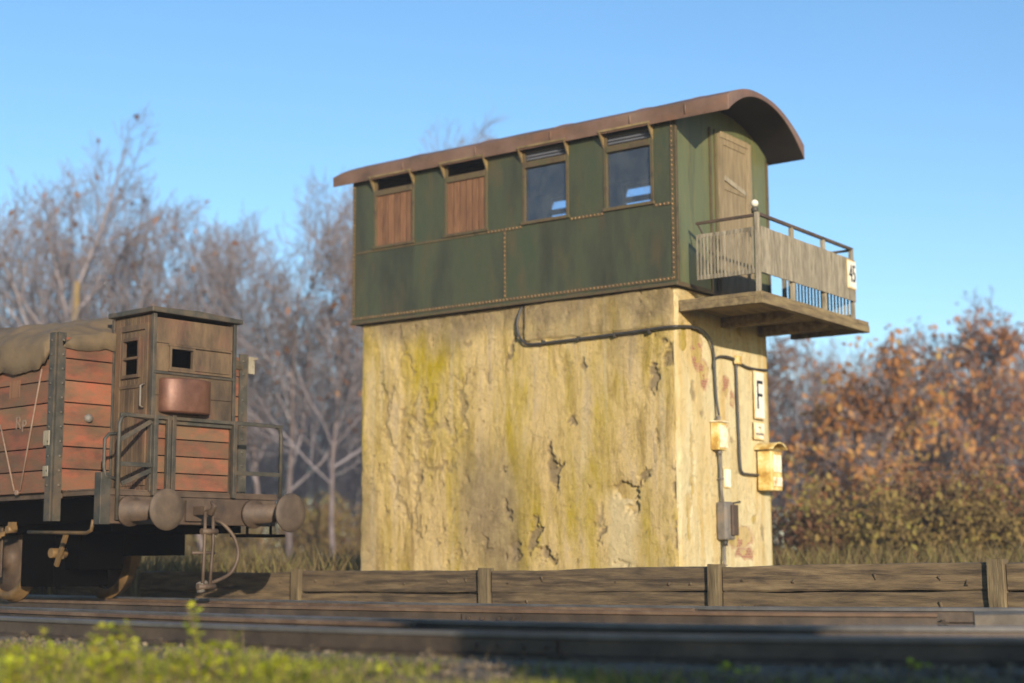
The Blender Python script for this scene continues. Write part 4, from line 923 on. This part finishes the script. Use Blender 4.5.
# wheels, boxes, springs
for wx in (-3.35, -7.0):
    for y, s_ in ((-.72, -1), (.72, 1)):
        m_ = MB(); m_.lathe((wx, y-.06*s_, .70), (0,s_,0), [(-.02,.40),(-.02,.53),(.01,.53),(.02,.505),(.12,.50),(.12,.41),(.02,.40),(-.02,.40)], 40)
        wo = wb(m_, 'wheel', 'wheel')
        m_ = MB(); m_.lathe((wx, y, .70), (0,s_,0), [(-.02,0),(.0,.40),(.03,.40),(.02,.25),(.05,.13),(.09,.12),(.09,0)], 30); wb(m_, 'wheel_disc', 'iron_br', 0, wo)
    m_ = MB(); m_.cyl((wx,-.75,.70), (wx,.75,.70), .07, 14); wb(m_, 'axle', 'dark')
    for s_ in (-1, 1):
        m_ = MB(); m_.box(wx-.13, wx+.13, s_*1.0-.09, s_*1.0+.09, .58, .84); m_.cyl((wx, s_*1.09, .70), (wx, s_*1.15, .70), .08, 12); wb(m_, 'axle_box', 'wheel', .02)
        m_ = MB()
        for k in range(6): L = .55-k*.08; m_.tube([(wx-L, s_*1.05, 1.02-.0*k-.024*k+.0), (wx-L*.5, s_*1.05, .965-.024*k+.02), (wx, s_*1.05, .94-.018*k), (wx+L*.5, s_*1.05, .965-.024*k+.02), (wx+L, s_*1.05, 1.02-.024*k)], .016, 4)
        m_.box(wx-.05, wx+.05, s_*1.05-.05, s_*1.05+.05, .80, .98); m_.cyl((wx+.55, s_*1.0, 1.03), (wx+.55, s_*1.12, 1.03), .045, 8); m_.cyl((wx-.55, s_*1.0, 1.03), (wx-.55, s_*1.12, 1.03), .045, 8); m_.box(wx+.52,wx+.6,s_*1.05-.04,s_*1.05+.04,1.03,1.12); wb(m_, 'leaf_spring', 'wheel')
        m_ = MB(); m_.box(wx-.2, wx-.15, s_*.96-.01, s_*.96+.01, .5, 1.1); m_.box(wx+.15, wx+.2, s_*.96-.01, s_*.96+.01, .5, 1.1); m_.box(wx-.2, wx+.2, s_*.96-.01, s_*.96+.01, .47, .51); wb(m_, 'axle_guard', 'iron_br', .003)
    m_ = MB(); m_.tube([(wx+.62,-.75,1.0),(wx+.66,-.75,.8),(wx+.60,-.75,.62)], .03, 6); m_.poly([(wx+.53,-.80,.48),(wx+.60,-.80,.50),(wx+.62,-.80,.92),(wx+.50,-.80,.90),(wx+.55,-.80,.70)], (0,.12,0)); m_.bar((wx+.55,-.8,.72),(wx+1.25,-.8,.70),.04,.04); m_.bar((wx+1.2,-.85,.6),(wx+1.45,-.85,1.1),.04,.06); m_.cyl((wx+1.15,-.9,.75),(wx+1.15,-.7,.75),.06,10); wb(m_, 'brake_rigging', 'wheel', .004)
m_ = MB(); m_.bar((XE-.12,YW+.02,2.95),(XE+.02,YW+.14,3.12),.03,.03); m_.box(XE-.02,XE+.02,YW+.08,YW+.17,3.0,3.22); m_.bar((XE-.1,YW,3.18),(XE+.03,YW+.2,3.2),.05,.03); wb(m_, 'lamp_bracket', 'grey_wood', .004)

# ------------------------------------------------------------------ trees
def grow(mb, p, d, L, r, lv, maxlv, rnd, tips, cfg):
    n_ = 4 if lv < maxlv else 3; pts = [p]; rs = [r]; q = V(p); dd = V(d)
    for i in range(n_):
        dd = (dd + V((rnd.gauss(0,1), rnd.gauss(0,1), rnd.gauss(0,.6)))*cfg['wob'] + V((0,0,cfg['up']))*.12).normalized()
        q = q + dd*L/n_; pts.append(V(q)); rs.append(max(cfg['rmin'], r*(1-.62*(i+1)/n_)))
    mb[0 if lv == 0 else 1].tube(pts, rs, 6 if lv == 0 else (4 if lv == 1 else 3), False, rnd.random(), True)
    if lv >= maxlv-1: tips += pts[1:]
    if lv >= maxlv: return
    k = cfg['kids'][lv]
    for i in range(k):
        t = cfg['start'][lv] + (1-cfg['start'][lv])*(i+rnd.random()*.8)/k; f_ = t*n_; a = min(n_-1, int(f_)); base_ = pts[a].lerp(pts[a+1], min(1, f_-a)); ax = (pts[a+1]-pts[a]).normalized()
        s_ = ax.orthogonal().normalized(); s_.rotate(Matrix.Rotation(rnd.uniform(0, 2*pi), 3, ax)); ang = rnd.uniform(*cfg['ang'])
        nd = (ax*cos(ang) + s_*sin(ang)).normalized()
        grow(mb, base_, nd, L*rnd.uniform(*cfg['len'])*(1-.35*t), max(cfg['rmin'], rs[a]*.55), lv+1, maxlv, rnd, tips, cfg)
def leaves(tips, n_, size, rnd, spread, density=None):
    m_ = MB()
    if not tips: return m_
    for i in range(n_):
        t = rnd.choice(tips); 
        if density and noise.noise(t*.55) < density: continue
        c = t + V((rnd.gauss(0,1), rnd.gauss(0,1), rnd.gauss(0,1)))*spread
        a = V((rnd.gauss(0,1), rnd.gauss(0,1), rnd.gauss(0,1))).normalized(); b = a.orthogonal().normalized(); s_ = size*rnd.choice((.4,.6,.8,1.0,1.35))
        k = max(0, min(1, rnd.gauss(.5,.22) + .5*noise.noise(t*.4)))
        m_.add([c-a*s_, c+b*s_*.55, c+a*s_, c-b*s_*.55], [(0,1,2,3)], k)
    return m_
TREECFG = dict(wob=.13, up=.9, rmin=.011, kids=[9,7,6,4], start=[.30,.18,.15,.1], ang=(.35,.95), len=(.5,.72))
def make_tree(label, H, seed, leaf=None, nleaf=0, lsize=.16, cfg=None, loc=(0,0,0), group='trees standing behind the tower', bark='bark', name='tree', lv=4, density=None):
    rnd = random.Random(seed); c = dict(TREECFG); c.update(cfg or {})
    t_ = thing(name, label, 'tree', loc, 0, group); tr, cr = MB(), MB(); tips = []
    grow((tr, cr), V((0,0,-.2)), V((rnd.uniform(-.06,.06), rnd.uniform(-.06,.06), 1)), H*.62, H*c.get('fat', .016), 0, lv, rnd, tips, c)
    tr.build('trunk', M[bark], t_); cr.build('crown', M[c.get('twigmat', 'twig')], t_)
    if leaf:
        lm = leaves(tips, nleaf, lsize, rnd, .22, density)
        if lm.v: lm.build('foliage', M[leaf], t_)
    return t_
def at(px, D, z=0):
    """ground point seen at pixel column px, D metres along the view"""
    X_ = (px-512)/fpx*D; f_ = V((-sin(yaw), cos(yaw), 0)); p = CAM + f_*D + V((cos(yaw), sin(yaw), 0))*X_
    return (p.x, p.y, gz(p.x, p.y) if z == 0 else z)
def hgt(py, D): return (561-py)/fpx*D + .62

GT = 'bare and autumn trees behind the railway'
bare = [ # px, D, toppx, seed, label, leaf, nleaf
 (72, 56, 138, 11, 'tall bare tree with a thick mossy trunk rising behind the tarpaulin at the left', 'leaf_brown', 140),
 (-15, 60, 130, 12, 'bare tree at the far left edge of the picture', 'leaf_brown', 60),
 (20, 66, 190, 31, 'smaller bare tree between the left edge and the thick mossy trunk', None, 0),
 (118, 64, 150, 13, 'bare tree with fine upright twigs just right of the thick mossy trunk', 'leaf_orange', 60),
 (165, 60, 172, 32, 'slender bare tree rising directly behind the brakeman hut', 'leaf_brown', 60),
 (215, 58, 165, 14, 'bare tree with a few pink leaves, first to the right of the brakeman hut', 'leaf_orange', 70),
 (262, 62, 205, 33, 'grey bare tree, second to the right of the brakeman hut', None, 0),
 (292, 58, 150, 15, 'tall thin bare tree halfway between wagon and tower', 'leaf_orange', 30),
 (335, 56, 205, 16, 'russet twiggy tree touching the left edge of the tower', 'leaf_brown', 500),
 (372, 66, 165, 34, 'bare tree hidden mostly behind the left side of the tower', None, 0),
 (435, 60, 92, 17, 'bare tree whose top twigs show above the carriage roof', None, 0),
]
for i, (px, D, tp_, sd_, lb, lf, nl) in enumerate(bare):
    make_tree(lb, hgt(tp_, D)*1.12, sd_, lf, nl, .14, loc=at(px, D), group=GT, bark='bark_pale' if i == 0 else 'bark', cfg=dict(fat=.017 if i == 0 else .0075, rmin=.010, kids=[11,8,6,4]))
right = [
 (775, 62, 318, 21, 'grey twiggy tree just right of the tower below the balcony', 'leaf_brown', 2600, .0),
 (810, 58, 335, 27, 'half-bare tree, second from the tower on the right', 'leaf_orange', 2000, .1),
 (826, 48, 338, 22, 'tree dense with bright orange leaves right of the tower', 'leaf_gold', 6000, -.15),
 (872, 50, 385, 28, 'low orange tree leaning beside the dense bright orange one', 'leaf_gold', 3500, -.1),
 (915, 64, 325, 26, 'grey thin tree between the two groups of orange trees', 'leaf_brown', 900, .0),
 (965, 56, 296, 23, 'tallest spreading tree with copper brown leaves near the right edge', 'leaf_orange', 4500, .0),
 (992, 62, 305, 29, 'thin twiggy tree behind the copper one', 'leaf_brown', 500, 0),
 (1018, 54, 318, 24, 'brown leafy tree cut by the right edge of the picture', 'leaf_gold', 4200, .0),
 (1075, 58, 300, 25, 'brown tree just outside the right edge', 'leaf_brown', 1500, 0),
]
for (px, D, tp_, sd_, lb, lf, nl, dn) in right:
    make_tree(lb, hgt(tp_, D)*1.12, sd_, lf, nl, .12, loc=at(px, D), group=GT, cfg=dict(start=[.06,.12,.1,.1], up=.8, fat=.010, kids=[13,7,6,3]), density=dn)
# undergrowth shrubs
def shrub(label, H, seed, leaf, n_, loc, group):
    rnd = random.Random(seed); t_ = thing('shrub', label, 'shrub', loc, 0, group); st_ = MB(); tips = []; tr = MB()
    cfg = dict(TREECFG); cfg.update(kids=[5,4,3,3], start=[.1,.1,.1,.1], up=.3, rmin=.008)
    for k in range(7):
        a = rnd.uniform(0, 2*pi); e = rnd.uniform(.2, .8); grow((st_, st_), V((cos(a)*.3, sin(a)*.3, -.1)), V((cos(a)*e, sin(a)*e, 1)).normalized(), H*.7, .025, 0, 3, rnd, tips, cfg)
    st_.build('stems', M['bark_pale'], t_); leaves(tips, int(n_*1.9), .075, rnd, .2).build('foliage', M[leaf], t_)
sh = [(785,36,475,'leaf_olive'),(815,34,500,'leaf_brown'),(845,33,470,'leaf_olive'),(872,42,516,'leaf_yellow'),(905,35,455,'leaf_brown'),(935,33,480,'leaf_olive'),(975,34,450,'leaf_brown'),(1010,33,470,'leaf_olive'),(1045,34,450,'leaf_brown'),
      (10,40,470,'leaf_olive'),(60,42,470,'leaf_olive'),(262,60,490,'leaf_olive'),(300,62,500,'leaf_brown'),(335,61,480,'leaf_olive'),(215,60,505,'leaf_olive'),(352,64,500,'leaf_brown'),(150,58,500,'leaf_olive')]
nm = {'leaf_olive':'olive','leaf_brown':'rusty brown','leaf_yellow':'yellow green'}
spot = ['hugging the tower wall at the right','second from the tower at the right','third from the tower at the right','glowing low in front of the orange trees','behind the yellow green one','below the gap between orange trees','under the copper tree','in the right corner above the timber wall','just beyond the right edge',
        'behind the wagon at the far left','behind the tarpaulin','behind the right buffer of the wagon','midway between buffer and tower','beside the left wall of the tower','seen low between the buffers','at the left foot of the tower','behind the brakeman hut']
for i, (px, D, tp_, lf) in enumerate(sh):
    shrub(nm[lf]+' shrub '+spot[i], hgt(tp_, D), 50+i, lf, 900 if lf == 'leaf_yellow' else 1000, at(px, D), 'shrubs behind the timber wall')
# far-off wood reading as one mass
fw = MB(); fl = MB(); rnd = random.Random(5)
for i in range(1900):
    px = rnd.uniform(-150, 1200); D = rnd.uniform(75, 150); x, y, z = at(px, D); H = D*rnd.uniform(.09, .19)*(1 if px < 600 else .8)
    p = V((x, y, z)); lean = V((rnd.gauss(0,.07), rnd.gauss(0,.07), 1)).normalized()
    pts = [p, p+lean*H*.5, p+lean*H]; fw.tube(pts, [.07,.045,.012], 3, False, rnd.random())
    for k in range(16):
        t = rnd.uniform(.25, .95); b = p+lean*H*t; a = rnd.uniform(0, 2*pi); d = V((cos(a)*.6, sin(a)*.6, 1)).normalized(); L = H*.28*(1.1-t)
        e = b+d*L; fw.tube([b, e], [.03,.012], 3, False, rnd.random())
        for q in range(2): d2 = (d+V((rnd.gauss(0,.5), rnd.gauss(0,.5), .2))).normalized(); s_ = b.lerp(e, rnd.uniform(.3,1)); fw.tube([s_, s_+d2*L*.6], [.02,.010], 3, False, rnd.random())
tag(fw.build('far_wood', M['twig']), 'blurred grey mass of bare woodland on the horizon', 'woodland', kind='stuff')
# dry grass
def blades(n_, mat, name, label, region, hgt_, wid, seed, lean=.25):
    m_ = MB(); rnd = random.Random(seed)
    for i in range(n_):
        x, y, z = region(rnd); h = rnd.uniform(*hgt_); a = rnd.uniform(0, 2*pi); wv = V((cos(a), sin(a), 0))*wid*rnd.uniform(.6,1.3); b = V((rnd.gauss(0,lean)*h, rnd.gauss(0,lean)*h, h))
        p = V((x, y, z)); q = p + b*.55; e = p + b + V((b.x, b.y, 0))*.4
        m_.add([p-wv, p+wv, q+wv*.7, q-wv*.7, e], [(0,1,2,3),(3,2,4)], max(0, min(1, rnd.gauss(.5,.25))))
    return tag(m_.build(name, M[mat]), label, 'grass', kind='stuff')
def reg_back(r):
    D = 24 + r.random()**1.5*30; px = r.uniform(-80, 1120); return at(px, D)
blades(26000, 'grass_dry', 'tall_dry_grass', 'tall dry yellow grass beyond the timber wall', reg_back, (.3, 1.0), .02, 1)
def reg_front(r):
    while True:
        x = r.uniform(-1, 10); y = r.uniform(-13.6, -10.35)
        if noise.noise(V((x*1.3, y*1.3, 4))) > -.15 - (.3 if x < 4.6 else -.05): return (x, y, gz(x, y))
blades(24000, 'moss', 'short_grass', 'mossy short grass and ground cover in front of the near rail', reg_front, (.02, .09), .0065, 2, .5)
# weeds at the near left
def weed(label, H, seed, loc, n_, group='bright green weeds in the foreground'):
    rnd = random.Random(seed); t_ = thing('weed_plant', label, 'plant', loc, 0, group); sm = MB(); lf = MB()
    for k in range(n_):
        a = rnd.uniform(0, 2*pi); d = V((cos(a)*.25, sin(a)*.25, 1)).normalized(); h = H*rnd.uniform(.45, 1); p = V((rnd.gauss(0,.05), rnd.gauss(0,.05), 0))
        pts = [p, p+d*h*.5+V((rnd.gauss(0,.01), rnd.gauss(0,.01), 0)), p+d*h]; sm.tube(pts, .004, 4, False)
        for q in range(int(9+h*60)):
            t = rnd.random()**.6; c = p + d*h*t; a2 = rnd.uniform(0, 2*pi); o = V((cos(a2), sin(a2), rnd.uniform(-.1,.7))).normalized(); s_ = rnd.choice((.018,.026,.036,.052))*rnd.uniform(.8,1.2)
            u = o; w2 = V((-sin(a2), cos(a2), rnd.uniform(-.4,.4))).normalized(); c0 = c + u*.008
            lf.add([c0, c0+u*s_*.5+w2*s_*.42, c0+u*s_*1.1, c0+u*s_*.5-w2*s_*.42], [(0,1,2,3)], max(0, min(1, rnd.gauss(.55,.25))))
    sm.build('stem', M['dead'], t_); lf.build('leaves', M['weed'], t_)
def atfoot(px, D): X_ = (px-512)/fpx*D; f_ = V((-sin(yaw), cos(yaw), 0)); p = CAM + f_*D + V((cos(yaw), sin(yaw), 0))*X_; return (p.x, p.y, gz(p.x, p.y))
wd_ = [(40,8.0,.30,'low bushy weed at the far left of the foreground',9),(58,8.3,.26,'small weed just right of the leftmost one',6),(120,8.2,.33,'full leafy weed below the brakeman hut',12),(138,7.9,.26,'short weed right beside the full leafy one',6),
       (205,8.4,.44,'tall thin weed stalk below the coupling',3),(190,8.0,.30,'medium weed left of the tall thin stalk',7),(222,8.1,.27,'bushy weed right of the tall thin stalk',9),(240,7.8,.22,'low weed in the middle of the weed row',6),
       (278,7.8,.20,'rounded bright weed at the right end of the weed row',10),(98,7.7,.22,'low weed between the two leafy clumps on the left',6),(165,7.7,.18,'flat weed by the bottom edge under the hut',6),(395,8.3,.10,'tiny yellow weed alone before the tower',4),
       (735,8.3,.10,'tiny green weed in the shaded gravel',5),(905,8.2,.12,'small green tuft in shade near the right corner',5),(15,7.6,.20,'weed cut by the bottom left corner',7),(310,7.7,.14,'small weed trailing off right of the weed row',5)]
for i, (px, D, H, lb, n_) in enumerate(wd_): weed(lb, H*1.0, 80+i, atfoot(px, D), max(3, n_-1))
def reg_st(r):
    x = r.uniform(0, 10); y = r.uniform(-13, -10.4); return (x, y, gz(x, y))
blades(260, 'dead', 'dead_stalks', 'thin dead stalks standing in the gravel before the rail', reg_st, (.08, .26), .0022, 9, .35)

# ------------------------------------------------------------------ air
hm = bpy.data.materials.new('haze_air'); hm.use_nodes = True; hn = hm.node_tree.nodes; hn.remove(hn['Principled BSDF'])
pv = hn.new('ShaderNodeVolumePrincipled'); pv.inputs['Color'].default_value = (.86,.88,.96,1); pv.inputs['Density'].default_value = .0010
hm.node_tree.links.new(pv.outputs[0], hn['Material Output'].inputs['Volume'])
m_ = MB(); m_.box(-335, 64, -52, 335, -2.5, 25); tag(m_.build('haze', hm), 'thin pale haze in the air', 'haze', kind='stuff')

# ------------------------------------------------------------------ added unseen wall, shaped to cast the shade on the near track
m_ = MB(); m_.box(14.4, 17.8, -18.0, -17.6, 0, 3.45); m_.box(17.801, 30, -18.0, -17.6, 0, 3.05)
bw = thing('shade_wall', 'added unseen wall shaped to cast the shade on the near track', 'wall', (14.4, -17.6, 0))
m_.build('shade_wall_body', wmat('shade_wall_brown', [(.3,'#5a3a2c'),(.7,'#7a5240')], 4), bw, off=(14.4,-17.6,0))
m_ = MB(); m_.box(14.35, 17.85, -18.06, -17.54, 3.452, 3.55); m_.box(17.803, 30, -18.06, -17.54, 3.052, 3.15); m_.build('shade_wall_cap', M['slab'], bw, off=(14.4,-17.6,0))
